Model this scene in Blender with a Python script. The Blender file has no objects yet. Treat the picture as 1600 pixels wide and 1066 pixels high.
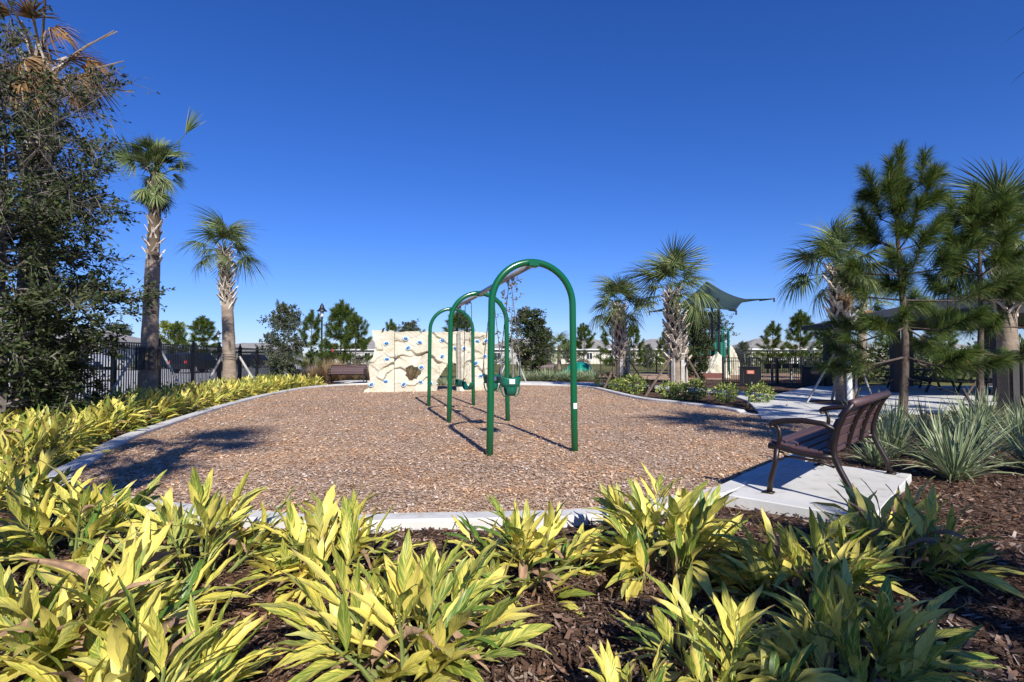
import bpy, math, random
import numpy as np
from mathutils import Vector, Matrix

# ------------------------------------------------------------------ camera, sky, sun, exposure
S = bpy.context.scene
COL = S.collection
EYE, F, HOR = 1.28, 850.0, 558.0            # eye height, focal length in photo pixels, horizon row
PITCH = math.atan((HOR - 533.0) / F)
cam = bpy.data.objects.new('camera', bpy.data.cameras.new('camera'))
COL.objects.link(cam)
cam.location = (0, 0, EYE)
cam.rotation_euler = (math.pi / 2 + PITCH, 0, 0)
cam.data.sensor_width = 36.0
cam.data.lens = 36.0 * F / 1600.0
cam.data.clip_start = 0.05
cam.data.clip_end = 6000
S.camera = cam

SUN_ELEV = math.radians(35)
SUN_DIR = Vector((0.29, -0.957, 0)).normalized() * math.cos(SUN_ELEV) + Vector((0, 0, math.sin(SUN_ELEV)))
world = bpy.data.worlds.new('World')
S.world = world
world.use_nodes = True
wn, wl = world.node_tree.nodes, world.node_tree.links
sky = wn.new('ShaderNodeTexSky')
sky.sky_type = 'NISHITA'
sky.sun_disc = False
sky.sun_elevation = SUN_ELEV
sky.sun_rotation = math.atan2(SUN_DIR.x, SUN_DIR.y)
sky.altitude = 0
sky.air_density = 1.0
sky.dust_density = 0.0
sky.ozone_density = 4.0
hs = wn.new('ShaderNodeHueSaturation')
hs.inputs['Saturation'].default_value = 1.22
tint = wn.new('ShaderNodeMix')              # clear dry air: the whole sky a little bluer
tint.data_type, tint.blend_type = 'RGBA', 'MULTIPLY'
tint.inputs[0].default_value = 1.0
tint.inputs[7].default_value = (0.62, 0.74, 1.24, 1)
wl.new(sky.outputs[0], hs.inputs['Color'])
wl.new(hs.outputs[0], tint.inputs[6])
wl.new(tint.outputs[2], wn['Background'].inputs[0])
wn['Background'].inputs[1].default_value = 0.076
sun = bpy.data.objects.new('sun', bpy.data.lights.new('sun', 'SUN'))
COL.objects.link(sun)
sun.data.energy = 4.6
sun.data.angle = math.radians(0.53)
sun.data.color = (1.0, 0.955, 0.88)
sun.rotation_euler = SUN_DIR.to_track_quat('Z', 'Y').to_euler()
S.view_settings.view_transform = 'Standard'
S.view_settings.look = 'None'
S.view_settings.exposure = 0.55
S.view_settings.gamma = 1.0
S.render.engine = 'CYCLES'
S.cycles.use_denoising = True
S.cycles.max_bounces = 6
S.cycles.transparent_max_bounces = 6

rng = np.random.default_rng(7)
R = random.Random(11)


# ------------------------------------------------------------------ measuring the place
def G(px, py, z=0.0):
    """the point at height z that a ray through that spot of the photograph meets"""
    u, v = (px - 800) / F, (533 - py) / F
    c, s = math.cos(PITCH), math.sin(PITCH)
    d = Vector((u, c - v * s, s + v * c))
    t = (z - EYE) / d.z
    return Vector((d.x * t, d.y * t, z))


def XZ(px, py, y):
    u, v = (px - 800) / F, (533 - py) / F
    c, s = math.cos(PITCH), math.sin(PITCH)
    d = Vector((u, c - v * s, s + v * c))
    t = y / d.y
    return d.x * t, EYE + d.z * t


# ------------------------------------------------------------------ materials
class NT:
    def __init__(self, name):
        self.m = bpy.data.materials.new(name)
        self.m.use_nodes = True
        self.t = self.m.node_tree
        self.b = self.t.nodes['Principled BSDF']

    def n(self, kind, **kw):
        x = self.t.nodes.new('ShaderNode' + kind)
        for k, v in kw.items():
            if k.startswith('i_'):
                x.inputs[k[2:].replace('_', ' ')].default_value = v
            else:
                setattr(x, k, v)
        return x

    def l(self, a, b):
        self.t.links.new(a, b)

    def math(self, op, a, b=0.0, c=None, clamp=False):
        x = self.n('Math', operation=op, use_clamp=clamp)
        for i, v in enumerate((a, b, c)):
            if v is None:
                continue
            if isinstance(v, (int, float)):
                x.inputs[i].default_value = v
            else:
                self.l(v, x.inputs[i])
        return x.outputs[0]

    def mix(self, fac, a, b):
        x = self.n('Mix', data_type='RGBA')
        for sock, v in ((x.inputs[0], fac), (x.inputs[6], a), (x.inputs[7], b)):
            if isinstance(v, (int, float)):
                sock.default_value = v
            elif isinstance(v, tuple):
                sock.default_value = (*v, 1)
            else:
                self.l(v, sock)
        return x.outputs[2]

    def ramp(self, fac, stops, interp='LINEAR'):
        x = self.n('ValToRGB')
        r = x.color_ramp
        r.interpolation = interp
        while len(r.elements) < len(stops):
            r.elements.new(0.5)
        for e, (p, c) in zip(r.elements, stops):
            e.position = p
            e.color = (*c, 1)
        self.l(fac, x.inputs[0])
        return x.outputs[0]

    def noise(self, scale, detail=4.0, rough=0.55, vec=None, dim='3D'):
        x = self.n('TexNoise', noise_dimensions=dim)
        x.inputs['Scale'].default_value = scale
        x.inputs['Detail'].default_value = detail
        x.inputs['Roughness'].default_value = rough
        if vec is not None:
            self.l(vec, x.inputs['Vector'])
        return x.outputs[0]

    def obj(self):
        return self.n('TexCoord').outputs['Object']

    def geo(self, what):
        return self.n('NewGeometry').outputs[what]

    def bump(self, h, strength=0.3, dist=0.02):
        x = self.n('Bump')
        x.inputs['Strength'].default_value = strength
        x.inputs['Distance'].default_value = dist
        self.l(h, x.inputs['Height'])
        self.l(x.outputs[0], self.b.inputs['Normal'])

    def base(self, c):
        if isinstance(c, tuple):
            self.b.inputs['Base Color'].default_value = (*c, 1)
        else:
            self.l(c, self.b.inputs['Base Color'])

    def rough(self, r):
        self.b.inputs['Roughness'].default_value = r

    def leafy(self, col, amount=0.3):
        """let light through thin leaves"""
        tr = self.n('BsdfTranslucent')
        self.l(col, tr.inputs[0])
        mx = self.n('MixShader')
        mx.inputs[0].default_value = amount
        self.l(self.b.outputs[0], mx.inputs[1])
        self.l(tr.outputs[0], mx.inputs[2])
        self.l(mx.outputs[0], self.t.nodes['Material Output'].inputs[0])


def plain(name, c, rough=0.5, var=0.12, scale=6.0, metal=0.0, bump=0.0, bscale=60.0):
    k = NT(name)
    d = tuple(x * (1 - var) for x in c)
    e = tuple(min(1, x * (1 + var)) for x in c)
    k.base(k.ramp(k.noise(scale, 5, vec=k.obj()), [(0.3, d), (0.7, e)]))
    k.rough(rough)
    k.b.inputs['Metallic'].default_value = metal
    if bump:
        k.bump(k.noise(bscale, 4, vec=k.obj()), bump, 0.01)
    return k.m


def island(name, stops, rough=0.9, trans=0.0, objrand=False, patch=0.0):
    """one colour for each loose piece"""
    k = NT(name)
    f = k.geo('Random Per Island')
    if objrand:
        f = k.math('FRACT', k.math('ADD', f, k.n('ObjectInfo').outputs['Random']))
    c = k.ramp(f, stops)
    if patch:                                       # weathered grey and fresh orange drifts
        g = k.ramp(k.noise(patch, 4, 0.6, k.geo('Position')), [(0.36, (0.80, 0.86, 0.95)), (0.5, (1, 1, 1)), (0.64, (1.18, 1.02, 0.82))])
        mul = k.n('Mix', data_type='RGBA', blend_type='MULTIPLY')
        mul.inputs[0].default_value = 1
        k.l(c, mul.inputs[6])
        k.l(g, mul.inputs[7])
        c = mul.outputs[2]
    k.base(c)
    k.rough(rough)
    k.b.inputs['Specular IOR Level'].default_value = 0.25
    if trans:
        k.leafy(c, trans)
    return k.m


M = {}


def ground_mat(name, stops, scale, big=0.6, bump=0.5, stretch=None):
    k = NT(name)
    v = k.geo('Position')
    if stretch:
        mp = k.n('Mapping')
        mp.inputs['Scale'].default_value = stretch
        k.l(v, mp.inputs[0])
        v = mp.outputs[0]
    vo = k.n('TexVoronoi')
    vo.inputs['Scale'].default_value = scale
    wob = k.n('VectorMath', operation='ADD')
    nz = k.n('TexNoise')
    nz.inputs['Scale'].default_value = scale * 0.7
    k.l(v, nz.inputs['Vector'])
    sc = k.n('VectorMath', operation='SCALE')
    sc.inputs['Scale'].default_value = 2.2 / scale
    k.l(nz.outputs['Color'], sc.inputs[0])
    k.l(v, wob.inputs[0])
    k.l(sc.outputs[0], wob.inputs[1])
    k.l(wob.outputs[0], vo.inputs['Vector'])
    sep = k.n('SeparateColor')
    k.l(vo.outputs['Color'], sep.inputs[0])
    c = k.ramp(sep.outputs[0], stops)
    patch = k.ramp(k.noise(big, 4, vec=k.geo('Position')), [(0.3, (0.8, 0.8, 0.82)), (0.7, (1.15, 1.1, 1.02))])
    mul = k.n('Mix', data_type='RGBA', blend_type='MULTIPLY')
    mul.inputs[0].default_value = 1
    k.l(c, mul.inputs[6])
    k.l(patch, mul.inputs[7])
    k.base(mul.outputs[2])
    k.rough(0.95)
    k.b.inputs['Specular IOR Level'].default_value = 0.15
    k.bump(k.math('ADD', sep.outputs[1], k.math('MULTIPLY', vo.outputs['Distance'], -1.0)), bump, 0.02)
    return k.m


CHIP = [(0.0, (0.19, 0.115, 0.07)), (0.2, (0.40, 0.26, 0.17)), (0.5, (0.55, 0.385, 0.265)),
        (0.72, (0.55, 0.345, 0.195)), (0.9, (0.57, 0.46, 0.37)), (1.0, (0.68, 0.58, 0.48))]
BARK = [(0.0, (0.030, 0.018, 0.012)), (0.35, (0.075, 0.042, 0.028)), (0.6, (0.125, 0.070, 0.046)),
        (0.82, (0.17, 0.105, 0.073)), (0.95, (0.26, 0.19, 0.145)), (1.0, (0.40, 0.33, 0.28))]
M['chips_ground'] = ground_mat('wood_chip_surface', CHIP, 38, 0.35, 0.8)
M['chips'] = island('wood_chips', CHIP, patch=0.9)
M['bark_ground'] = ground_mat('bark_mulch_surface', BARK, 26, 0.8, 1.0, (1, 2.2, 1))
M['bark'] = island('bark_shreds', BARK, patch=1.3)
M['grass'] = ground_mat('lawn_surface', [(0, (0.09, 0.095, 0.028)), (0.5, (0.15, 0.155, 0.05)), (1, (0.22, 0.21, 0.085))], 14, 0.08, 0.6)
M['lot'] = plain('parking_lot_paving', (0.42, 0.41, 0.39), 0.9, 0.15, 0.3)


def concrete():
    k = NT('pale_concrete')
    p = k.geo('Position')
    a = k.ramp(k.noise(1.3, 6, 0.65, p), [(0.3, (0.50, 0.49, 0.46)), (0.7, (0.66, 0.645, 0.61))])
    st = k.ramp(k.noise(5.5, 6, 0.7, p), [(0.30, (0.70, 0.67, 0.62)), (0.46, (1, 1, 1))])
    mul = k.n('Mix', data_type='RGBA', blend_type='MULTIPLY')
    mul.inputs[0].default_value = 1
    k.l(a, mul.inputs[6])
    k.l(st, mul.inputs[7])
    k.base(mul.outputs[2])
    k.rough(0.9)
    k.bump(k.noise(160, 3, 0.6, p), 0.25, 0.004)
    return k.m


M['concrete'] = concrete()
M['green_paint'] = plain('green_powder_coat', (0.004, 0.095, 0.036), 0.22, 0.06, 3)
M['galv'] = plain('galvanised_beam', (0.30, 0.31, 0.32), 0.45, 0.15, 8, 0.0)
M['chain'] = plain('chain_steel', (0.16, 0.16, 0.17), 0.45, 0.15, 20, 0.8)
M['teal_plastic'] = plain('green_swing_rubber', (0.006, 0.13, 0.085), 0.4, 0.1, 10)
M['white_label'] = plain('white_sticker', (0.75, 0.76, 0.76), 0.5, 0.05, 30)
M['black_fence'] = plain('black_fence_coat', (0.011, 0.011, 0.012), 0.4, 0.2, 5)
M['black_box'] = plain('black_box_plastic', (0.014, 0.014, 0.016), 0.5, 0.2, 5)
M['orange'] = plain('orange_label', (0.72, 0.16, 0.06), 0.6, 0.1, 40)
M['bench_slat'] = None
M['bench_iron'] = plain('dark_brown_cast_metal', (0.016, 0.009, 0.008), 0.4, 0.2, 12)
M['rock'] = None
M['hold'] = plain('blue_hold', (0.015, 0.15, 0.48), 0.4, 0.2, 20)
M['hold_plate'] = plain('pale_blue_hold_plate', (0.50, 0.62, 0.68), 0.6, 0.06, 20)
M['lamp_black'] = plain('black_lamp_metal', (0.014, 0.014, 0.018), 0.4, 0.1, 5)
M['lamp_glass'] = plain('frosted_lamp_glass', (0.72, 0.74, 0.76), 0.15, 0.03, 5)
M['sail'] = plain('dark_green_shade_cloth', (0.010, 0.030, 0.032), 0.8, 0.15, 1.5)
M['brown_paint'] = plain('brown_play_deck', (0.12, 0.035, 0.025), 0.5, 0.1, 4)
M['teal_slide'] = plain('green_moulded_plastic', (0.008, 0.20, 0.14), 0.3, 0.1, 2)
M['stake'] = plain('weathered_grey_wood', (0.42, 0.40, 0.37), 0.9, 0.25, 9, bump=0.4)
M['stake_brown'] = plain('brown_wood_stake', (0.15, 0.105, 0.075), 0.9, 0.25, 9, bump=0.4)
M['strap'] = plain('dark_strap', (0.05, 0.048, 0.045), 0.7, 0.2, 9)
M['roof_dark'] = plain('dark_shingles', (0.020, 0.019, 0.021), 0.85, 0.25, 2.5, bump=0.4, bscale=12)
M['post_dark'] = plain('dark_pavilion_post', (0.016, 0.015, 0.017), 0.6, 0.2, 3)
M['house_wall'] = plain('cream_stucco', (0.66, 0.62, 0.52), 0.9, 0.08, 0.5)
M['house_wall_grey'] = plain('grey_stucco', (0.48, 0.47, 0.44), 0.9, 0.08, 0.5)
M['roof_grey'] = plain('grey_roof_tiles', (0.24, 0.225, 0.21), 0.9, 0.15, 1.0, bump=0.4, bscale=4)
M['trim'] = plain('white_trim', (0.78, 0.78, 0.76), 0.6, 0.04, 2)
M['window_glass'] = plain('dark_window_glass', (0.03, 0.04, 0.05), 0.08, 0.1, 1)
M['car_black'] = plain('black_car_paint', (0.012, 0.012, 0.015), 0.15, 0.1, 1)
M['car_blue'] = plain('dark_blue_car_paint', (0.008, 0.014, 0.035), 0.15, 0.1, 1)
M['car_silver'] = plain('silver_car_paint', (0.42, 0.43, 0.45), 0.2, 0.05, 1, 0.4)
M['tyre'] = plain('tyre_rubber', (0.02, 0.02, 0.02), 0.8, 0.1, 5)
M['red'] = plain('red_sign_paint', (0.60, 0.03, 0.03), 0.5, 0.05, 5)
M['hose'] = plain('dark_green_stake_coating', (0.006, 0.06, 0.05), 0.45, 0.1, 8)


def slat_mat():
    k = NT('plum_brown_slat')
    mp = k.n('Mapping')
    mp.inputs['Scale'].default_value = (1.2, 40, 40)
    k.l(k.obj(), mp.inputs[0])
    c = k.ramp(k.noise(3, 5, vec=mp.outputs[0]), [(0.3, (0.062, 0.034, 0.036)), (0.7, (0.100, 0.056, 0.058))])
    k.base(c)
    k.rough(0.5)
    k.bump(k.noise(4, 4, vec=mp.outputs[0]), 0.15, 0.004)
    return k.m


M['bench_slat'] = slat_mat()


def rock_mat():
    k = NT('cream_sculpted_rock')
    p = k.geo('Position')
    c = k.ramp(k.noise(1.7, 6, 0.6, p), [(0.3, (0.43, 0.39, 0.285)), (0.5, (0.52, 0.485, 0.38)), (0.75, (0.56, 0.535, 0.45))])
    k.base(c)
    k.rough(0.9)
    k.bump(k.noise(22, 6, 0.7, p), 0.35, 0.02)
    return k.m


M['rock'] = rock_mat()


def ginger_mat(name, yellow, green, bias, brown=0.06):
    """variegated leaf: oblique yellow and green streaks leaving the midrib, dry brown tip"""
    k = NT(name)
    uv = k.n('UVMap')
    sp = k.n('SeparateXYZ')
    k.l(uv.outputs[0], sp.inputs[0])
    u, v = sp.outputs[0], sp.outputs[1]
    a = k.math('ABSOLUTE', k.math('SUBTRACT', u, 0.5))
    q = k.math('SUBTRACT', v, k.math('MULTIPLY', a, 0.55))
    side = k.math('GREATER_THAN', u, 0.5)
    rnd = k.math('ADD', k.math('MULTIPLY', k.n('ObjectInfo').outputs['Random'], 37.0),
                 k.math('MULTIPLY', k.geo('Random Per Island'), 53.0))
    cb = k.n('CombineXYZ')
    k.l(k.math('MULTIPLY', q, 17.0), cb.inputs[0])
    k.l(k.math('ADD', k.math('MULTIPLY', side, 7.0), rnd), cb.inputs[1])
    k.l(k.math('MULTIPLY', a, 1.6), cb.inputs[2])
    st = k.noise(1.0, 5, 0.62, cb.outputs[0])
    hue = k.n('TexWhiteNoise', noise_dimensions='1D')
    k.l(rnd, hue.inputs['W'])
    f = k.math('ADD', st, k.math('MULTIPLY', k.math('SUBTRACT', hue.outputs['Value'], 0.5), 0.34))
    col = k.ramp(f, [(bias - 0.11, green), (bias, tuple(0.5 * (g + y) for g, y in zip(green, yellow))),
                     (bias + 0.09, yellow), (min(1, bias + 0.36), tuple(min(1, y * s) for y, s in zip(yellow, (1.1, 1.09, 1.5))))])
    tip = k.math('ADD', k.math('MULTIPLY', v, 1.0), k.math('MULTIPLY', k.math('SUBTRACT', k.noise(3.1, 3, 0.6, cb.outputs[0]), 0.5), 0.75))
    tm = k.ramp(k.math('ADD', tip, k.math('MULTIPLY', hue.outputs['Value'], brown)), [(1.08, (0, 0, 0)), (1.0, (0, 0, 0))])
    dry = k.math('MULTIPLY', k.math('SUBTRACT', k.math('ADD', tip, k.math('MULTIPLY', hue.outputs['Value'], brown)), 1.03), 14.0, clamp=True)
    col = k.mix(dry, col, (0.30, 0.19, 0.10))
    mid = k.math('LESS_THAN', a, 0.035)
    col = k.mix(k.math('MULTIPLY', mid, 0.55), col, (0.50, 0.52, 0.20))
    k.base(col)
    k.rough(0.42)
    k.b.inputs['Specular IOR Level'].default_value = 0.4
    k.bump(k.noise(1.0, 2, 0.5, cb.outputs[0]), 0.25, 0.004)
    k.leafy(col, 0.26)
    return k.m


M['ginger_y'] = ginger_mat('yellow_variegated_leaf', (0.80, 0.68, 0.14), (0.17, 0.25, 0.036), 0.44, .20)
M['ginger_g'] = ginger_mat('green_variegated_leaf', (0.64, 0.61, 0.17), (0.085, 0.18, 0.026), 0.52, 0.0)
M['ginger_d'] = plain('dry_brown_leaf', (0.30, 0.19, 0.115), 0.85, 0.35, 14, bump=0.4)
M['cane'] = plain('pale_green_cane', (0.20, 0.24, 0.07), 0.6, 0.2, 8)


def strap_mat(name, edge, mid, trans=0.2):
    k = NT(name)
    uv = k.n('UVMap')
    sp = k.n('SeparateXYZ')
    k.l(uv.outputs[0], sp.inputs[0])
    a = k.math('MULTIPLY', k.math('ABSOLUTE', k.math('SUBTRACT', sp.outputs[0], 0.5)), 2.0)
    r = k.geo('Random Per Island')
    c = k.mix(k.math('GREATER_THAN', k.math('ADD', a, k.math('MULTIPLY', r, 0.5)), 0.86), mid, edge)
    c2 = k.mix(k.math('MULTIPLY', k.math('FRACT', k.math('MULTIPLY', r, 7.3)), 0.45), c, (0.30, 0.33, 0.13))
    k.base(c2)
    k.rough(0.45)
    k.leafy(c2, trans)
    return k.m


M['flax'] = strap_mat('cream_edged_strap_leaf', (0.52, 0.56, 0.36), (0.085, 0.15, 0.060))
M['muhly'] = island('tan_feather_grass', [(0, (0.22, 0.16, 0.08)), (0.6, (0.40, 0.28, 0.15)), (0.85, (0.36, 0.22, 0.17)), (1, (0.20, 0.22, 0.07))], 0.9, 0.2)
M['frond'] = island('palm_frond_green', [(0, (0.065, 0.105, 0.032)), (0.5, (0.125, 0.175, 0.060)), (0.85, (0.21, 0.255, 0.10)), (1, (0.33, 0.32, 0.15))], 0.5, 0.24, True)
M['frond_dry'] = island('palm_frond_dry', [(0, (0.13, 0.07, 0.03)), (0.5, (0.30, 0.17, 0.07)), (1, (0.42, 0.29, 0.15))], 0.85, 0.2)
M['boot'] = island('palm_boot_fibre', [(0, (0.36, 0.30, 0.24)), (0.5, (0.54, 0.47, 0.385)), (1, (0.64, 0.575, 0.49))], 0.9, 0, True)


def bark_mat(name, lo, hi, ring=9.0, fine=1.6):
    k = NT(name)
    mp = k.n('Mapping')
    mp.inputs['Scale'].default_value = (fine, fine, ring)
    k.l(k.obj(), mp.inputs[0])
    f = k.noise(1.6, 7, 0.7, mp.outputs[0])
    k.base(k.ramp(f, [(0.3, lo), (0.7, hi)]))
    k.rough(0.95)
    k.bump(f, 0.7, 0.03)
    return k.m


M['palm_trunk'] = bark_mat('palm_trunk_bark', (0.17, 0.125, 0.09), (0.36, 0.285, 0.215), 7)
M['palm_inner'] = bark_mat('palm_inner_fibre', (0.06, 0.042, 0.03), (0.16, 0.115, 0.075), 3)
M['pine_bark'] = bark_mat('pine_bark', (0.025, 0.018, 0.015), (0.17, 0.125, 0.10), 6, 9.0)
M['oak_bark'] = bark_mat('oak_bark', (0.11, 0.095, 0.08), (0.26, 0.23, 0.20), 2)
M['needle'] = island('pine_needles', [(0, (0.030, 0.058, 0.011)), (0.5, (0.072, 0.118, 0.020)), (0.85, (0.125, 0.175, 0.032)), (0.97, (0.16, 0.19, 0.05)), (1, (0.30, 0.14, 0.05))], 0.5, 0.2)
M['oak_leaf'] = island('oak_leaves', [(0, (0.020, 0.032, 0.010)), (0.5, (0.042, 0.062, 0.018)), (0.85, (0.075, 0.098, 0.030)), (1, (0.12, 0.13, 0.05))], 0.62, 0.15)
M['oak_grey'] = island('grey_green_leaves', [(0, (0.035, 0.050, 0.028)), (0.5, (0.070, 0.090, 0.048)), (0.85, (0.11, 0.13, 0.075)), (1, (0.18, 0.18, 0.11))], 0.55, 0.15)
M['lime_leaf'] = island('yellow_green_leaves', [(0, (0.12, 0.17, 0.025)), (0.6, (0.24, 0.28, 0.05)), (1, (0.34, 0.33, 0.08))], 0.5, 0.25)
M['brown_leaf'] = island('olive_brown_leaves', [(0, (0.06, 0.055, 0.02)), (0.6, (0.14, 0.12, 0.05)), (1, (0.24, 0.18, 0.09))], 0.6, 0.2)
M['shrub_leaf'] = island('variegated_shrub_leaves', [(0, (0.06, 0.12, 0.02)), (0.4, (0.13, 0.21, 0.035)), (0.75, (0.34, 0.38, 0.09)), (1, (0.55, 0.52, 0.20))], 0.45, 0.22)


# ------------------------------------------------------------------ building meshes
def mesh(name, verts, faces, mat, smooth=False, uvs=None):
    me = bpy.data.meshes.new(name)
    me.from_pydata([tuple(v) for v in verts] if not isinstance(verts, np.ndarray) else verts.tolist(), [],
                   faces if not isinstance(faces, np.ndarray) else faces.tolist())
    if mat is not None:
        me.materials.append(mat)
    if smooth:
        me.polygons.foreach_set('use_smooth', np.ones(len(me.polygons), bool))
    if uvs is not None:
        lay = me.uv_layers.new(name='UVMap')
        li = np.zeros(len(me.loops), np.int32)
        me.loops.foreach_get('vertex_index', li)
        lay.data.foreach_set('uv', np.asarray(uvs, np.float32)[li].ravel())
    me.update()
    return me


def obj(name, me, parent=None, loc=None, rot=None, mat4=None, scale=None):
    o = bpy.data.objects.new(name, me)
    COL.objects.link(o)
    if parent is not None:
        o.parent = parent
    if mat4 is not None:
        o.matrix_basis = mat4
    else:
        if loc is not None:
            o.location = loc
        if rot is not None:
            o.rotation_euler = rot
        if scale is not None:
            o.scale = scale if hasattr(scale, '__len__') else (scale,) * 3
    return o


def tag(o, label, cat, group=None):
    o['label'] = label
    o['category'] = cat
    if group:
        o['group'] = group
    return o


def struct(o):
    o['kind'] = 'structure'
    return o


def stuff(o):
    o['kind'] = 'stuff'
    return o


def thing(name, label, cat, loc=(0, 0, 0), rotz=0.0, group=None, scale=1.0):
    o = obj(name, None, loc=loc, rot=(0, 0, rotz), scale=scale)
    o.empty_display_size = 0.2
    return tag(o, label, cat, group)


class MB:
    def __init__(self):
        self.v, self.f = [], []

    def add(self, vs, fs):
        n = len(self.v)
        self.v += [tuple(p) for p in vs]
        self.f += [tuple(i + n for i in q) for q in fs]
        return self

    def box(self, c, s, m=None, bev=0.0):
        x, y, z = (k / 2 for k in s)
        if bev:
            vs, fs = [], []
            b = bev
            for zz, ins in ((-z, b), (-z + b, 0), (z - b, 0), (z, b)):
                vs += [(-x + ins, -y + ins, zz), (x - ins, -y + ins, zz), (x - ins, y - ins, zz), (-x + ins, y - ins, zz)]
            fs = [(3, 2, 1, 0), (12, 13, 14, 15)]
            for r in range(3):
                for i in range(4):
                    j = (i + 1) % 4
                    fs.append((r * 4 + i, r * 4 + j, r * 4 + 4 + j, r * 4 + 4 + i))
        else:
            vs = [(-x, -y, -z), (x, -y, -z), (x, y, -z), (-x, y, -z), (-x, -y, z), (x, -y, z), (x, y, z), (-x, y, z)]
            fs = [(3, 2, 1, 0), (4, 5, 6, 7), (0, 1, 5, 4), (1, 2, 6, 5), (2, 3, 7, 6), (3, 0, 4, 7)]
        if m is not None:
            vs = [m @ Vector(p) for p in vs]
        c = Vector(c)
        return self.add([Vector(p) + c for p in vs], fs)

    def bar(self, a, b, w, h=None, up=(0, 0, 1)):
        """square bar from a to b"""
        a, b = Vector(a), Vector(b)
        h = h or w
        d = (b - a)
        L = d.length
        d.normalize()
        up = Vector(up)
        if abs(d.dot(up)) > 0.98:
            up = Vector((0, 1, 0))
        s = d.cross(up).normalized()
        t = s.cross(d)
        m = Matrix((s, d, t)).transposed()
        return self.box((a + b) / 2, (w, L, h), m)

    def tube(self, pts, rad, n=8, caps=True, closed=False, flat=None):
        pts = [Vector(p) for p in pts]
        k = len(pts)
        rs = rad if hasattr(rad, '__len__') else [rad] * k
        vs, fs = [], []
        prev = None
        for i, p in enumerate(pts):
            d = (pts[(i + 1) % k] if (closed or i < k - 1) else p) - (pts[i - 1] if (closed or i > 0) else p)
            d.normalize()
            if prev is None:
                ref = Vector((0, 0, 1)) if abs(d.z) < 0.9 else Vector((1, 0, 0))
                s = d.cross(ref).normalized()
            else:
                s = (prev - d * prev.dot(d)).normalized()
            prev = s
            t = d.cross(s)
            for j in range(n):
                a = 2 * math.pi * j / n
                fs_ = flat or (1, 1)
                vs.append(p + (s * math.cos(a) * fs_[0] + t * math.sin(a) * fs_[1]) * rs[i])
        for i in range(k if closed else k - 1):
            for j in range(n):
                a, b = i * n + j, i * n + (j + 1) % n
                c, e = ((i + 1) % k) * n + (j + 1) % n, ((i + 1) % k) * n + j
                fs.append((a, b, c, e))
        if caps and not closed:
            fs.append(tuple(range(n))[::-1])
            fs.append(tuple((k - 1) * n + j for j in range(n)))
        return self.add(vs, fs)

    def lathe(self, prof, n=20, c=(0, 0, 0)):
        vs, fs = [], []
        for r, z in prof:
            for j in range(n):
                a = 2 * math.pi * j / n
                vs.append((c[0] + r * math.cos(a), c[1] + r * math.sin(a), c[2] + z))
        for i in range(len(prof) - 1):
            for j in range(n):
                fs.append((i * n + j, i * n + (j + 1) % n, (i + 1) * n + (j + 1) % n, (i + 1) * n + j))
        fs.append(tuple(range(n))[::-1])
        fs.append(tuple((len(prof) - 1) * n + j for j in range(n)))
        return self.add(vs, fs)

    def me(self, name, mat, smooth=False):
        return mesh(name, self.v, self.f, mat, smooth)

    def build(self, name, mat, parent=None, smooth=False, **kw):
        return obj(name, self.me(name, mat, smooth), parent, **kw)


def blades(base, d, length, width, droop, segs=5, fold=0.25, prof=None, twist=None):
    """N strap leaves as 3-column strips; returns verts, quads, uvs"""
    base, d = np.atleast_2d(base).astype(float), np.atleast_2d(d).astype(float)
    N = len(base)
    length, width, droop = (np.broadcast_to(np.asarray(x, float), (N,)) for x in (length, width, droop))
    d = d / np.linalg.norm(d, axis=1, keepdims=True)
    up = np.tile([0.0, 0.0, 1.0], (N, 1))
    near = np.abs(d[:, 2]) > 0.985
    up[near] = [0.0, 1.0, 0.0]
    side = np.cross(d, up)
    side /= np.linalg.norm(side, axis=1, keepdims=True)
    nrm = np.cross(side, d)
    if twist is not None:
        tw = np.broadcast_to(np.asarray(twist, float), (N,))[:, None]
        side, nrm = side * np.cos(tw) + nrm * np.sin(tw), nrm * np.cos(tw) - side * np.sin(tw)
    ts = np.linspace(0, 1, segs + 1)
    if prof is None:
        prof = lambda t: np.minimum(1, 0.55 + t * 2.0) * np.sqrt(np.maximum(0, 1 - t ** 2.5)) + 0.02
    V = np.zeros((N, segs + 1, 3, 3))
    UV = np.zeros((N, segs + 1, 3, 2))
    for i, t in enumerate(ts):
        c = base + d * (length * t)[:, None]
        c = c + np.array([0, 0, -1.0]) * (droop * length * t * t)[:, None]
        w = (width * prof(t))[:, None] * 0.5
        V[:, i, 0] = c - side * w + nrm * w * fold
        V[:, i, 1] = c
        V[:, i, 2] = c + side * w + nrm * w * fold
        UV[:, i, 0], UV[:, i, 1], UV[:, i, 2] = (0, t), (0.5, t), (1, t)
    idx = np.arange(N * (segs + 1) * 3).reshape(N, segs + 1, 3)
    q = np.stack([idx[:, :-1, :-1], idx[:, :-1, 1:], idx[:, 1:, 1:], idx[:, 1:, :-1]], -1).reshape(-1, 4)
    return V.reshape(-1, 3), q, UV.reshape(-1, 2)


def leaf_quads(pos, size, width, r, flat=0.3, dirs=None):
    """N small rhombic leaves"""
    N = len(pos)
    d = r.normal(size=(N, 3)) if dirs is None else dirs + r.normal(size=(N, 3)) * 0.55
    d[:, 2] *= 1 - flat
    d /= np.linalg.norm(d, axis=1, keepdims=True)
    s = np.cross(d, r.normal(size=(N, 3)))
    s /= np.linalg.norm(s, axis=1, keepdims=True) + 1e-9
    L = size * r.uniform(0.6, 1.25, (N, 1))
    W = width * r.uniform(0.7, 1.2, (N, 1)) * 0.5
    V = np.stack([pos, pos + d * L * 0.45 + s * W, pos + d * L, pos + d * L * 0.45 - s * W], 1).reshape(-1, 3)
    return V, np.arange(N * 4).reshape(N, 4)


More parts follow.
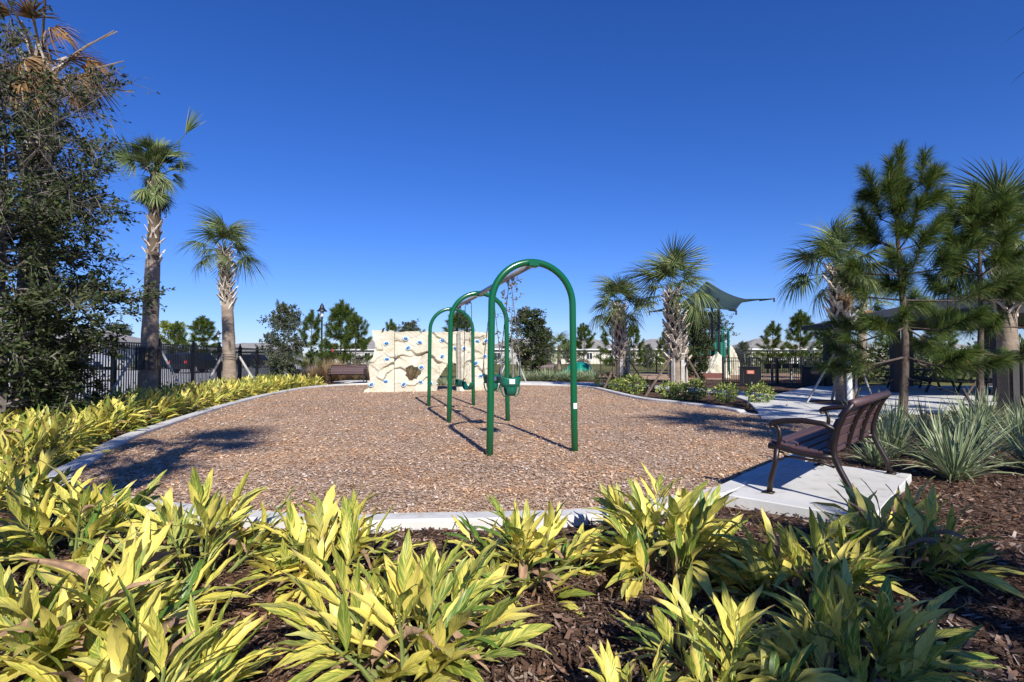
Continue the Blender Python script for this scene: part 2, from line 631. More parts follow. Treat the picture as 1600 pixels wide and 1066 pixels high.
def join(parts):
    vs, fs, us, n = [], [], [], 0
    for p in parts:
        vs.append(p[0])
        fs.append(p[1] + n)
        if len(p) > 2:
            us.append(p[2])
        n += len(p[0])
    return np.concatenate(vs), np.concatenate(fs), (np.concatenate(us) if us else None)


# ------------------------------------------------------------------ ground, beds, kerb
KC = [G(490, 812, .05), G(640, 809, .05), G(760, 807, .05), G(900, 803, .05), G(1000, 790, .05)]
PA = Vector((2.70, 4.13, 0))                       # bench pad: near right corner, long axis, short axis
PU, PV = Vector((0.68, 0.733, 0)).normalized(), Vector((-0.733, 0.68, 0)).normalized()
PL, PW = 2.15, 1.25
KC += [PA + PV * (PW - .05) + PU * .08, PA + PV * (PW - .05) + PU * 1.1, PA + PV * (PW - .05) + PU * PL]
KC += [Vector((4.6, 8.0, 0)), Vector((5.75, 9.6, 0)), G(1262, 659), G(1205, 651), G(1168, 643, .05), G(1130, 636, .05), G(1060, 628, .05), G(1000, 621, .05), G(955, 611, .05),
       G(925, 604.5, .05), G(880, 601.5, .05), G(800, 599.5, .05), G(700, 598.5, .05), G(620, 598.5, .05), G(560, 599.5, .05), G(520, 601.5, .05), G(480, 605, .05), G(440, 611.5, .05),
       G(400, 620, .05), G(350, 633, .05), G(300, 648, .05), G(250, 664, .05), G(200, 681, .05), G(150, 706, .05), G(125, 722, .05),
       Vector((-4.75, 5.75, 0)), Vector((-3.9, 5.0, 0)), Vector((-2.8, 4.5, 0))]


def spline(P, step, closed=True):
    out = []
    n = len(P)
    for i in range(n if closed else n - 1):
        g = lambda k: Vector(P[k % n]) if closed else Vector(P[max(0, min(n - 1, k))])
        p0, p1, p2, p3 = g(i - 1), g(i), g(i + 1), g(i + 2)
        m = max(1, int((p2 - p1).length / step))
        for j in range(m):
            t = j / m
            out.append(0.5 * ((2 * p1) + (p2 - p0) * t + (2 * p0 - 5 * p1 + 4 * p2 - p3) * t * t + (3 * p1 - p0 - 3 * p2 + p3) * t ** 3))
    if not closed:
        out.append(Vector(P[-1]))
    for p in out:
        p.z = 0
    return out


KP = spline(KC, 0.16)
KN = np.array([(p.x, p.y) for p in KP])


def inside(poly, x, y):
    """vectorised point in polygon"""
    x, y = np.asarray(x, float), np.asarray(y, float)
    c = np.zeros(x.shape, bool)
    n = len(poly)
    for i in range(n):
        x0, y0 = poly[i]
        x1, y1 = poly[(i + 1) % n]
        k = (y0 > y) != (y1 > y)
        if y1 != y0:
            c ^= k & (x < (x1 - x0) * (y - y0) / (y1 - y0) + x0)
    return c


g = struct(MB().add([(-2500, -600, -.07), (2500, -600, -.07), (2500, 4000, -.07), (-2500, 4000, -.07)], [(0, 1, 2, 3)]).build('ground', M['grass']))


def fence_x(y):
    return -10.5 - 0.16 * (y - 16.2)


def mulch_height(x, y):
    return (0.018 * np.sin(x * 2.1 + 1.3 * np.sin(y * 1.7)) * np.cos(y * 2.6) + 0.010 * np.sin(x * 5.3 + y * 4.1))


def mulch():
    step = 0.13
    xs, ys = np.arange(-14.5, 16.5, step), np.arange(-4.5, 31, step)
    X, Y = np.meshgrid(xs, ys)
    Z = -0.022 + mulch_height(X, Y)
    nx, ny = len(xs), len(ys)
    cx, cy = X[:-1, :-1] + step / 2, Y[:-1, :-1] + step / 2
    keep = ~inside(KN, cx, cy) & (cx > fence_x(cy) - 0.3)
    i = np.arange(nx * ny).reshape(ny, nx)
    q = np.stack([i[:-1, :-1], i[:-1, 1:], i[1:, 1:], i[1:, :-1]], -1)[keep]
    V = np.stack([X, Y, Z], -1).reshape(-1, 3)
    used = np.unique(q)
    re = np.zeros(len(V), int)
    re[used] = np.arange(len(used))
    return struct(obj('mulch_bed', mesh('mulch_bed', V[used], re[q], M['bark_ground'], True)))


mulch()
struct(obj('play_surface', mesh('play_surface', [tuple(p) for p in KP], [tuple(range(len(KP)))], M['chips_ground'])))


def flakes(name, n, lmin, lmax, asp, mat, ymax, ok, z0, pw, label, tilt):
    """loose chips strewn on the ground, thicker near the camera where single pieces show"""
    y = 0.7 * (ymax / 0.7) ** rng.random(n * 4) ** pw
    x = rng.uniform(-1.05, 1.05, n * 4) * y
    k = ok(x, y)
    x, y = x[k][:n], y[k][:n]
    n = len(x)
    L = rng.uniform(lmin, lmax, n) ** 1.0 * (1 + 0.04 * y)
    W = L * rng.uniform(asp[0], asp[1], n)
    a = rng.uniform(0, 2 * math.pi, n)
    p, r = rng.normal(0, tilt, n), rng.normal(0, tilt * 1.4, n)
    d = np.stack([np.cos(a) * np.cos(p), np.sin(a) * np.cos(p), np.sin(p)], -1)
    s = np.stack([-np.sin(a) * np.cos(r), np.cos(a) * np.cos(r), np.sin(r)], -1)
    c = np.stack([x, y, z0(x, y) + np.abs(np.sin(p)) * L * 0.5 + np.abs(np.sin(r)) * W * 0.5 + rng.uniform(0.001, 0.010, n)], -1)
    j = rng.uniform(0.25, 1.0, (4, n, 1))
    L, W = L[:, None] / 2, W[:, None] / 2
    V = np.stack([c - d * L * j[0] - s * W, c + d * L - s * W * j[1], c + d * L * j[2] + s * W, c - d * L + s * W * j[3]], 1).reshape(-1, 3)
    o = obj(name, mesh(name, V, np.arange(4 * n).reshape(n, 4), mat))
    stuff(o)
    return tag(o, *label)


flakes('wood_chips', 110000, 0.010, 0.036, (0.25, 0.6), M['chips'], 24, lambda x, y: inside(KN, x, y) & (y > 4), lambda x, y: 0 * x, 0.8,
       ('loose tan wood chips covering the swing play area', 'wood chips'), 0.22)
# two passes of bark: shreds and chunky flakes
flakes('bark_mulch', 120000, 0.012, 0.062, (0.10, 0.38), M['bark'], 16, lambda x, y: ~inside(KN, x, y) & (x > fence_x(y)),
       lambda x, y: -0.020 + mulch_height(x, y), 1.15, ('loose dark brown bark shreds covering the planting beds', 'bark mulch'), 0.3)


def kerb():
    k = struct(obj('kerb', None))
    n = len(KP)
    w, h = 0.10, 0.065
    nr = []
    for i in range(n):
        t = (KP[(i + 1) % n] - KP[i - 1]).normalized()
        nr.append((t, Vector((t.y, -t.x, 0))))
    prof = [(-w, -0.10), (-w, h - 0.018), (-w + 0.018, h), (w - 0.018, h), (w, h - 0.018), (w, -0.10)]
    seg = 17
    for s in range(0, n, seg):
        ids = [i % n for i in range(s, min(s + seg, n) + 1)]
        mb = MB()
        vs = []
        for q, i in enumerate(ids):
            p, (t, m) = KP[i], nr[i]
            off = 0.006 * (1 if q == 0 else -1 if q == len(ids) - 1 else 0)
            low = 0.052 if (10.2 < p.y < 12.6 and 4.8 < p.x < 6.6) else 0    # dropped kerb at the ramp
            for a, z in prof:
                vs.append(p + t * off + m * a + Vector((0, 0, z - (low if z > 0 else 0))))
        fs = []
        m_ = len(prof)
        for q in range(len(ids) - 1):
            for a in range(m_ - 1):
                fs.append((q * m_ + a, (q + 1) * m_ + a, (q + 1) * m_ + a + 1, q * m_ + a + 1))
        fs.append(tuple(range(m_)))
        fs.append(tuple((len(ids) - 1) * m_ + a for a in range(m_))[::-1])
        mb.add(vs, fs).build('kerb_stone', M['concrete'], k)


kerb()


def slab_quad(mb, a, b, c, d, z0, z1, gap=0.006):
    P = [Vector(p) for p in (a, b, c, d)]
    m = sum(P, Vector()) / 4
    P = [p + (m - p).normalized() * gap for p in P]
    vs = [(p.x, p.y, z0) for p in P] + [(p.x, p.y, z1 - 0.008) for p in P]
    vs += [((p + (m - p).normalized() * 0.011).x, (p + (m - p).normalized() * 0.011).y, z1) for p in P]
    fs = [(8, 9, 10, 11)] + [(i, (i + 1) % 4, 4 + (i + 1) % 4, 4 + i) for i in range(4)] + [(4 + i, 4 + (i + 1) % 4, 8 + (i + 1) % 4, 8 + i) for i in range(4)]
    mb.add(vs, fs)


sw = struct(obj('sidewalk', None))
CL = spline([Vector(p) for p in ((5.9, 11.0, 0), (7.1, 14.2, 0), (7.9, 17.3, 0), (7.5, 20.6, 0), (5.4, 23.9, 0), (3.2, 26.2, 0), (0.2, 27.4, 0), (-4, 28.0, 0), (-9, 28.6, 0))], 1.55, False)
for i in range(len(CL) - 1):
    def nrm(j):
        t = (CL[min(j + 1, len(CL) - 1)] - CL[max(j - 1, 0)]).normalized()
        return Vector((t.y, -t.x, 0))
    a, b = nrm(i) * 0.8, nrm(i + 1) * 0.8
    mb = MB()
    slab_quad(mb, CL[i] - a, CL[i] + a, CL[i + 1] + b, CL[i + 1] - b, -.1, .028)
    mb.build('paving_slab', M['concrete'], sw)
pz = struct(obj('plaza', None))
Q = [Vector(p) for p in ((6.45, 10.6, 0), (12.95, 14.6, 0), (12.95, 23.6, 0), (8.8, 18.2, 0))]
bil = lambda u, v: (Q[0] * (1 - u) + Q[1] * u) * (1 - v) + (Q[3] * (1 - u) + Q[2] * u) * v
for i in range(4):
    for j in range(4):
        mb = MB()
        slab_quad(mb, bil(i / 4, j / 4), bil((i + 1) / 4, j / 4), bil((i + 1) / 4, (j + 1) / 4), bil(i / 4, (j + 1) / 4), -.1, .036)
        mb.build('paving_slab', M['concrete'], pz)
mb = MB()
slab_quad(mb, PA, PA + PU * PL, PA + PU * PL + PV * (PW - .155), PA + PV * (PW - .155), -.12, .062, 0.0)
struct(mb.build('bench_pad', M['concrete']))
pf = struct(obj('pavilion_floor', None))
for i in range(4):
    for j in range(4):
        mb = MB()
        slab_quad(mb, *[Vector((13.0 + 1.9 * (i + a), 14.6 + 2.25 * (j + b), 0)) for a, b in ((0, 0), (1, 0), (1, 1), (0, 1))], -.1, .04)
        mb.build('floor_slab', M['concrete'], pf)
far_chips = [G(975, 600), G(1335, 603), Vector((22, 42, 0)), Vector((7, 43.5, 0)), Vector((3.0, 40, 0))]
struct(obj('far_play_surface', mesh('far_play_surface', [(p.x, p.y, -0.012 if p.y > 31 else 0.005) for p in [Vector((7.0, 31.2, 0)), Vector((20, 31.2, 0)), Vector((22, 43, 0)), Vector((5, 43.5, 0)), Vector((2.6, 38, 0))]], [(0, 1, 2, 3, 4)], M['chips_ground'])))
struct(obj('parking_lot', mesh('parking_lot', [(-11.5, 8, -.05), (-14.8, 34, -.05), (-22, 95, -.05), (-85, 95, -.05), (-60, 8, -.05)], [(0, 1, 2, 3, 4)], M['lot'])))


# ------------------------------------------------------------------ swings
SW0, SWD = Vector((0.28, 7.26, 0)), Vector((-0.256, 0.967, 0)).normalized()
SWP = Vector((SWD.y, -SWD.x, 0))
ARCH_H, SPAN, BAY, PR = 2.55, 1.16, 3.66, 0.046
sf = thing('swing_frame', 'green triple arch swing frame with grey top beam on wood chips', 'swing set', SW0, math.atan2(SWP.y, SWP.x))


def arch_me():
    r = SPAN / 2 - 0.015
    z0 = ARCH_H - r
    pts = [(-SPAN / 2 - .012, 0, -.1), (-SPAN / 2, 0, .6), (-r, 0, z0)]
    pts += [(-r * math.cos(a), 0, z0 + r * math.sin(a)) for a in [math.pi * i / 24 for i in range(1, 24)]]
    pts += [(r, 0, z0), (SPAN / 2, 0, .6), (SPAN / 2 + .012, 0, -.1)]
    mb = MB().tube(pts, PR, 18)
    return mb.me('arch', M['green_paint'], True)


am = arch_me()
for i in range(3):
    a = obj('arch', am, sf, loc=(0, BAY * i, 0))
    MB().box((0, 0, ARCH_H - .02), (.14, .13, .10), None, .015).build('beam_clamp', M['green_paint'], a)
    if i == 0:
        MB().box((SPAN / 2 + .001, -PR, .62), (.05, .006, .075)).build('label_sticker', M['white_label'], a)
for i in range(2):
    b = MB().tube([(0, BAY * i + .07, ARCH_H - .02), (0, BAY * i + BAY - .07, ARCH_H - .02)], .042, 14).build('beam', M['galv'], sf, True)
    for k in (1.05, 1.35, 2.30, 2.62):
        MB().box((0, BAY * i + k, ARCH_H - .075), (.05, .035, .06)).build('hanger', M['galv'], b)


def chain(mb, a, b, link=0.055, w=0.016):
    a, b = Vector(a), Vector(b)
    n = max(2, int((b - a).length / link))
    for i in range(n):
        p, q = a.lerp(b, i / n), a.lerp(b, (i + 1.15) / n)
        mb.bar(p, q, w if i % 2 else 0.005, 0.005 if i % 2 else w, (1, 0.2, 0.1))


def bucket():
    """full bucket toddler seat: a wrap-round band, a sling below with two leg holes"""
    band, sling = MB(), MB()
    n = 28
    vs, fs = [], []
    for zi, (z, k) in enumerate(((0.0, .86), (.06, .95), (.13, 1.03), (.15, 1.04), (.15, .98), (.06, .88), (0.0, .80))):
        for j in range(n):
            a = 2 * math.pi * j / n
            lift = .022 * math.cos(2 * a)
            vs.append((.165 * k * math.cos(a), .125 * k * math.sin(a), z + (lift if z > .1 else 0)))
    for r in range(7):
        for j in range(n):
            fs.append((r * n + j, r * n + (j + 1) % n, ((r + 1) % 7) * n + (j + 1) % n, ((r + 1) % 7) * n + j))
    band.add(vs, fs)
    m = 14
    vs, fs = [], []
    for i in range(m + 1):
        t = math.pi * i / m
        y, z = -.105 * math.cos(t), -.155 * math.sin(t) ** .7
        w = .085 - .02 * math.sin(t)
        for s, o in ((-1, 0), (1, 0), (1, .014), (-1, .014)):
            vs.append((s * w, y * (1 - o * 6), z + o + .012))
    for i in range(m):
        for j in range(4):
            fs.append((i * 4 + j, i * 4 + (j + 1) % 4, i * 4 + 4 + (j + 1) % 4, i * 4 + 4 + j))
    sling.add(vs, fs)
    return band.me('seat_band', M['teal_plastic'], True), sling.me('seat_sling', M['teal_plastic'], True)


bband, bsling = bucket()
hoop = MB().tube([(.150 * math.cos(0) - .075 * (1 - math.cos(t)), 0, .02 - .17 * math.sin(t)) for t in [math.pi * .5 * i / 8 for i in range(9)]], .011, 8).me('leg_hoop', M['teal_plastic'], True)
tp = SWP.copy()
for s, lab in ((1.20, 'green bucket toddler swing nearest the camera hanging by chains'), (2.46, 'green bucket toddler swing half hidden behind the front left post')):
    p = SW0 + SWD * s
    zz = .82
    t = thing('toddler_swing', lab, 'swing', (p.x, p.y, zz), math.atan2(SWP.y, SWP.x) + R.uniform(-.2, .2), 'swings hanging from the green frame')
    bd = obj('seat_band', bband, t)
    MB().box((.0, -.128, .085), (.085, .006, .075), None, .002).build('label_sticker', M['white_label'], bd)
    obj('seat_sling', bsling, t)
    for q in (0, math.pi):
        obj('leg_hoop', hoop, t, rot=(0, 0, q))
    for q in (-1, 1):
        mb = MB()
        chain(mb, (q * .05, q * .15, ARCH_H - .09 - zz), (q * .155, 0, .40))
        chain(mb, (q * .155, 0, .40), (q * .160, -.07, .14))
        chain(mb, (q * .155, 0, .40), (q * .160, .07, .14))
        mb.build('chain', M['chain'], t)
for s, lab in ((BAY + 1.2, 'green belt swing seat hanging nearer in the rear bay'), (BAY + 2.46, 'green belt swing seat hanging furthest back by the climbing wall')):
    p = SW0 + SWD * s
    zz = .56
    t = thing('belt_swing', lab, 'swing', (p.x, p.y, zz), math.atan2(SWP.y, SWP.x) + math.pi / 2 + R.uniform(-.3, .3), 'swings hanging from the green frame')
    vs, fs = [], []
    for i in range(13):
        a = (i / 12 - .5) * 2
        z = .16 * abs(a) ** 2.2
        w = .075 - .025 * abs(a) ** 3
        x = .23 * a
        vs += [(x, -w, z), (x, w, z), (x, w, z + .016), (x, -w, z + .016)]
    for i in range(12):
        for j in range(4):
            fs.append((i * 4 + j, i * 4 + (j + 1) % 4, i * 4 + 4 + (j + 1) % 4, i * 4 + 4 + j))
    fs += [(3, 2, 1, 0), (48, 49, 50, 51)]
    MB().add(vs, fs).build('belt_seat', M['teal_plastic'], t, True)
    for q in (-1, 1):
        mb = MB()
        chain(mb, (q * .23, 0, .16), (q * .16, 0, ARCH_H - .09 - zz))
        mb.build('chain', M['chain'], t)


# ------------------------------------------------------------------ benches
def bench_parts():
    """local axes: x along the bench, +y the way it faces, z up"""
    P = []
    L = 1.80
    for ex in (0.05, L - 0.05):
        mb = MB()
        fl = (0.75, 1.15)
        mb.tube([(ex, .60, 0), (ex, .585, .12), (ex, .545, .28), (ex, .53, .41)], [.026, .024, .022, .026], 8)
        mb.tube([(ex, -.06, 0), (ex, -.03, .14), (ex, .045, .29), (ex, .085, .39), (ex, .085, .48), (ex, .055, .62), (ex, .0, .75), (ex, -.06, .835)], [.027, .026, .026, .028, .026, .024, .022, .02], 8)
        mb.tube([(ex, .60, .425), (ex, .50, .42), (ex, .34, .385), (ex, .18, .375), (ex, .08, .385)], .026, 8)
        mb.tube([(ex, .05, .60), (ex, .16, .655), (ex, .32, .67), (ex, .47, .655), (ex, .555, .635), (ex, .585, .615), (ex, .575, .59), (ex, .55, .595)], [.018, .022, .025, .026, .026, .02, .016, .012], 8)
        mb.tube([(ex, .54, .63), (ex, .505, .56), (ex, .505, .49), (ex, .535, .41)], .02, 8)
        mb.tube([(ex, .50 + .035 * math.cos(a), .345 + .035 * math.sin(a)) for a in [i * math.pi / 6 for i in range(12)]], .009, 6, closed=True)
        mb.tube([(ex, .08, .30), (ex, .2, .335), (ex, .36, .345), (ex, .46, .345)], .012, 6)
        mb.box((ex, .605, .009), (.07, .09, .018), None, .004)
        mb.box((ex, -.065, .009), (.07, .09, .018), None, .004)
        P.append(('end_frame', mb.me('end_frame', M['bench_iron'], True)))
    seat = [(.555, .443, -.25), (.455, .428, -.16), (.355, .412, -.12), (.255, .404, -.04), (.16, .404, .06)]
    for y, z, a in seat:
        m = Matrix.Rotation(-a * .6, 3, 'X')
        P.append(('seat_slat', MB().box((L / 2, y, z), (L - .14, .088, .036), m, .008).me('seat_slat', M['bench_slat'])))
    back = [(.098, .485, .06), (.076, .575, .26), (.046, .663, .40), (.002, .748, .58)]
    for y, z, a in back:
        m = Matrix.Rotation(a, 3, 'X')
        P.append(('back_slat', MB().box((L / 2, y + .022, z), (L - .14, .034, .082), m, .008).me('back_slat', M['bench_slat'])))
    P.append(('top_slat', MB().tube([(.08, -.05, .835), (L - .08, -.05, .835)], .036, 12).me('top_slat', M['bench_slat'], True)))
    for x in (L * .36, L * .66):
        P.append(('back_strap', MB().tube([(x, .10, .395), (x, .082, .48), (x, .055, .58), (x, .02, .68), (x, -.03, .765), (x, -.07, .81)], .017, 6).me('back_strap', M['bench_iron'])))
        P.append(('seat_strap', MB().tube([(x, .58, .415), (x, .455, .395), (x, .3, .375), (x, .12, .375)], .014, 6).me('seat_strap', M['bench_iron'])))
    return P


BP = bench_parts()


def bench(loc, front, label):
    f = Vector(front).normalized()
    t = thing('park_bench', label, 'bench', loc, math.atan2(-f.x, f.y), 'dark brown slatted park benches')
    for n, me in BP:
        obj(n, me, t)
    return t


o = PA + PU * .25 + PV * .22
bench((o.x, o.y, .062), PV, 'large plum brown slatted bench seen from behind on its concrete pad')
bench((-7.05, 26.6, .03), (0.04, -1, 0), 'brown slatted bench left of the climbing wall beside tan grasses')
bench((3.35, 42.2, -.05), (0, -1, 0), 'small far brown bench behind the strap leaf plants and back fence')


# ------------------------------------------------------------------ climbing wall
wall = thing('climbing_wall', 'cream sculpted rock climbing wall with blue hand holds', 'climbing wall', (0, 0, 0))


def wall_panel(p0, p1, h, seed, hole=None, left_edge=None, thick=0.30, side_bumps=True):
    r = np.random.default_rng(seed)
    p0, p1 = Vector((*p0, 0)), Vector((*p1, 0))
    d = (p1 - p0)
    W = d.length
    d.normalize()
    n = Vector((d.y, -d.x, 0))                    # towards the viewer
    step = 0.03
    nu, nv = int(W / step) + 1, int(h / step) + 1
    U, Vv = np.meshgrid(np.linspace(0.008, W - 0.008, nu), np.linspace(0, h, nv))
    sx, sy = r.uniform(0, W, 12), (np.arange(12) + r.uniform(.1, .9, 12)) * h / 12
    tx, ty, of = r.normal(0, .12, 12), r.normal(-.06, .12, 12), r.uniform(0, .105, 12)
    Uw = U + .06 * np.sin(Vv * 5 + seed) + .03 * np.sin(U * 13 + Vv * 9)
    Vw = Vv + .06 * np.sin(U * 6 + seed * 2) + .03 * np.sin(Vv * 14 - U * 7)
    D = np.stack([(Uw - sx[k]) ** 2 + ((Vw - sy[k]) * 1.15) ** 2 for k in range(12)])
    k = D.argmin(0)
    H = of[k] + tx[k] * (U - sx[k]) + ty[k] * (Vv - sy[k])
    D2 = np.stack([(Uw * .9 - sx[(q + 5) % 12]) ** 2 + (Vw - sy[(q + 3) % 12]) ** 2 for q in range(12)])
    k2 = D2.argmin(0)
    H += .45 * (of[k2] - .05) + .008 * np.sin(U * 31 + Vv * 17) * np.sin(Vv * 27)
    Hs = H.copy()                                  # soften by one cell
    Hs[1:-1, 1:-1] = (2 * H[1:-1, 1:-1] + H[:-2, 1:-1] + H[2:, 1:-1] + H[1:-1, :-2] + H[1:-1, 2:]) / 6
    H = Hs
    top = np.interp(U[-1], np.linspace(0, W, 7), r.uniform(-.05, .05, 7))
    Vz = Vv + (Vv / h) ** 6 * top
    if left_edge is not None:                      # ragged outline towards the foot
        e = np.interp(Vv[:, 0], [z for z, _ in left_edge], [u for _, u in left_edge])[:, None]
        U = U * (1 - e / W) + e
    X = p0.x + d.x * U + n.x * H
    Y = p0.y + d.y * U + n.y * H
    V = np.stack([X, Y, Vz - .02], -1).reshape(-1, 3)
    Bk = np.stack([p0.x + d.x * U - n.x * (thick), p0.y + d.y * U - n.y * (thick), Vz - .02], -1).reshape(-1, 3)
    i = np.arange(nu * nv).reshape(nv, nu)
    cu, cv = (U[:-1, :-1] + U[1:, 1:]) / 2, (Vv[:-1, :-1] + Vv[1:, 1:]) / 2
    keep = np.ones(cu.shape, bool) if hole is None else ~hole(cu, cv)
    q = np.stack([i[:-1, :-1], i[:-1, 1:], i[1:, 1:], i[1:, :-1]], -1)[keep]
    N = nu * nv
    qb = q[:, ::-1] + N
    edges = {}
    for a, b, c, e in q.tolist():
        for s, t in ((a, b), (b, c), (c, e), (e, a)):
            if (t, s) in edges:
                del edges[(t, s)]
            else:
                edges[(s, t)] = 1
    rim = np.array([(t, s, s + N, t + N) for s, t in edges])
    Fs = np.concatenate([q, qb, rim])
    V = np.concatenate([V, Bk])
    used = np.unique(Fs)
    re = np.zeros(len(V), int)
    re[used] = np.arange(len(used))
    me = mesh('rock_panel', V[used], re[Fs], M['rock'], False)
    obj('rock_panel', me, wall)

    def surf(u, v):
        iu, iv = int(np.clip(u / W * (nu - 1), 0, nu - 1)), int(np.clip(v / h * (nv - 1), 0, nv - 1))
        return p0 + d * U[iv, iu] + n * (H[iv, iu]) + Vector((0, 0, v)), n
    return surf


def rim_noise(a, s):
    return 1 + .10 * np.sin(a * 3 + s) + .06 * np.sin(a * 7 + 2 * s)


def round_hole(u, v):
    a = np.arctan2(v - .72, u - .66)
    return np.hypot(u - .66, v - .72) < .275 * rim_noise(a, 1.0)


def arch_hole(u, v):
    return (v < 1.22 - 1.5 * np.maximum(0, .95 - u) ** 1.3 - .0 * u) & (u > .30 + .06 * np.sin(v * 9)) & (v < 1.06 + .05 * np.sin(u * 9))


HW = 2.26
s1 = wall_panel((-5.18, 19.85), (-4.33, 20.05), HW, 3, left_edge=[(0, -.22), (.1, -.2), (.16, -.06), (.5, 0), (.9, -.06), (1.0, -.04), (1.2, .02), (1.3, .10), (1.6, .16), (1.8, .18), (1.9, .10), (2.26, .06)])
s2 = wall_panel((-4.33, 20.05), (-3.15, 20.35), HW, 8, round_hole)
s3 = wall_panel((-3.15, 20.35), (-1.95, 20.75), HW, 15, arch_hole)
s4 = wall_panel((-1.93, 20.35), (-1.62, 20.75), HW, 21, None, None, .2)
s5 = wall_panel((-1.62, 20.85), (-.92, 21.10), HW, 27, None, None, .35)
plate_me, hold_me = MB(), MB()
for mb, (rx, ry, rz), cut in ((plate_me, (.105, .020, .105), False), (hold_me, (.070, .055, .062), True)):
    vs, fs = [], []
    for i in range(7):
        t = math.pi * i / 6
        for j in range(12):
            a = 2 * math.pi * j / 12
            k = 1 + .12 * math.sin(2 * a + 1)
            z = rz * math.sin(t) * math.sin(a) * k
            if cut and z < -.02:
                z = -.02
            vs.append((rx * math.sin(t) * math.cos(a) * k, -ry * math.cos(t), z))
    for i in range(6):
        for j in range(12):
            fs.append((i * 12 + j, i * 12 + (j + 1) % 12, i * 12 + 12 + (j + 1) % 12, i * 12 + 12 + j))
    mb.add(vs, fs)
plate_me, hold_me = plate_me.me('hold_plate', M['hold_plate'], True), hold_me.me('hold', M['hold'], True)


def put_hold(surf, u, v):
    p, n = surf(u, v)
    ho = obj('hold', hold_me, wall, loc=p + n * .045, rot=(0, R.uniform(-.7, .7), math.atan2(n.x, -n.y)))
    obj('hold_plate', plate_me, ho, loc=(0, .022, 0))


for sfc, uv in ((s1, [(.52, 1.78), (.62, 1.2), (.10, .28), (.60, .38)]),
                (s2, [(.42, 1.96), (.92, 1.82), (.50, 1.62), (.98, .90), (.36, .28), (.95, .36)]),
                (s3, [(.55, 1.90), (.52, 1.30), (1.05, 1.62), (.12, .30)]), (s4, [(.14, 1.6)]),
                (s5, [(.30, 1.88), (.62, 1.90), (.22, 1.05), (.45, .55), (.6, 1.3)])):
    for u, v in uv:
        put_hold(sfc, u, v)
# the small dark bird on top of the wall
bird = tag(MB().tube([(-.07, 0, .05), (-.03, 0, .06), (.02, 0, .075), (.055, 0, .10), (.08, 0, .13), (.10, 0, .13), (.135, 0, .125)], [.006, .03, .042, .035, .028, .024, .004], 8).build('bird', M['black_fence'], None, True, loc=(-4.72, 19.85, HW - .03), rot=(0, 0, 1.0), scale=.8), 'small dark bird perched on top of the climbing wall', 'bird')


# ------------------------------------------------------------------ fences
def picket_fence(name, pts, h, label, single, cat='fence', pitch=0.105, cap=True, pw=0.022, postw=0.095):
    t = thing(name, label, cat, (pts[0][0], pts[0][1], -.05))
    o = Vector((*pts[0], 0))
    post = MB().box((0, 0, h * .5), (postw, postw, h))
    if cap:
        post.lathe([(postw * .62, h), (postw * .62, h + .025), (postw * .30, h + .04), (postw * .42, h + .075), (postw * .30, h + .115), (.004, h + .13)], 8)
    post = post.me('post', M['black_fence'])
    pk = MB().box((0, 0, (h - .05) / 2 + .06), (pw, pw, h - .13)).me('picket', M['black_fence'])
    for i in range(len(pts)):
        obj('post', post, t, loc=Vector((*pts[i], 0)) - o)
    for i in range(len(pts) - 1):
        a, b = Vector((*pts[i], 0)) - o, Vector((*pts[i + 1], 0)) - o
        for z in (.16, h - .20, h - .05):
            MB().bar(a + Vector((0, 0, z)), b + Vector((0, 0, z)), .03, .035).build('rail', M['black_fence'], t)
        L = (b - a).length
        n = max(1, int(L / pitch))
        mb = MB()
        for k in range(1, n):
            p = a.lerp(b, k / n)
            if single:
                obj('picket', pk, t, loc=p, rot=(0, 0, math.atan2((b - a).y, (b - a).x)))
            else:
                mb.box(p + Vector((0, 0, (h - .05) / 2 + .06)), (pw, pw, h - .13))
        if not single:
            stuff(mb.build('picket_row', M['black_fence'], t))
    return t


FL = [(fence_x(16.2 + 2.36 * k), 16.2 + 2.36 * k) for k in range(-4, 7)]
picket_fence('picket_fence', FL, 1.76, 'tall black metal picket fence behind the left palms and yellow plants', True, pitch=.115)
picket_fence('picket_fence', [(9.7 + 1.45 * k, 25.0 + .45 * k) for k in range(5)], 1.34, 'lower black picket fence by the black boxes and grills', True, pitch=.115, cap=False)
picket_fence('picket_fence', [(-16 + 2.35 * k, 46.0) for k in range(24)], 1.86,
             'long black picket fence along the back in front of the houses', False, pitch=.12, cap=False, postw=.09)


# ------------------------------------------------------------------ palms
def frond_mesh(r, n=34, pet=0.75, fan=0.85, droop=0.55, spread=2.1, mat='frond', costa=0.32):
    """costapalmate fan: stalk along +x, segments leaving a down-curved midrib"""
    parts = []
    cs = np.linspace(0, 1, n)
    th = (cs - .5) * 2 * spread
    k = np.cos(th / 2) ** 1.2 * costa
    base = np.stack([pet + k, 0 * k, -0.35 * k ** 2], -1)
    d = np.stack([np.cos(th), np.sin(th), 0.18 - .35 * np.cos(th) * .4 + r.normal(0, .10, n)], -1)
    L = fan * (0.62 + .38 * np.cos(th / 2)) * r.uniform(.85, 1.1, n)
    V, q, u = blades(base, d, L, 0.046, droop * r.uniform(.5, 1.4, n), 5, 0.5, lambda t: np.minimum(1, .35 + 2.2 * t) * (1 - t) ** .55 + .03)
    parts.append((V, q))
    mb = MB()
    cv = [(0, 0, 0), (pet * .5, 0, .03), (pet, 0, 0), (pet + costa, 0, -.05)]
    mb.tube(cv, [.022, .014, .012, .006], 5)
    fv = np.array(mb.v)
    fq = np.array([f if len(f) == 4 else None for f in mb.f if len(f) == 4])
    parts.append((fv, fq))
    V, q, _ = join(parts)
    return mesh('frond', V, q, M[mat], True)


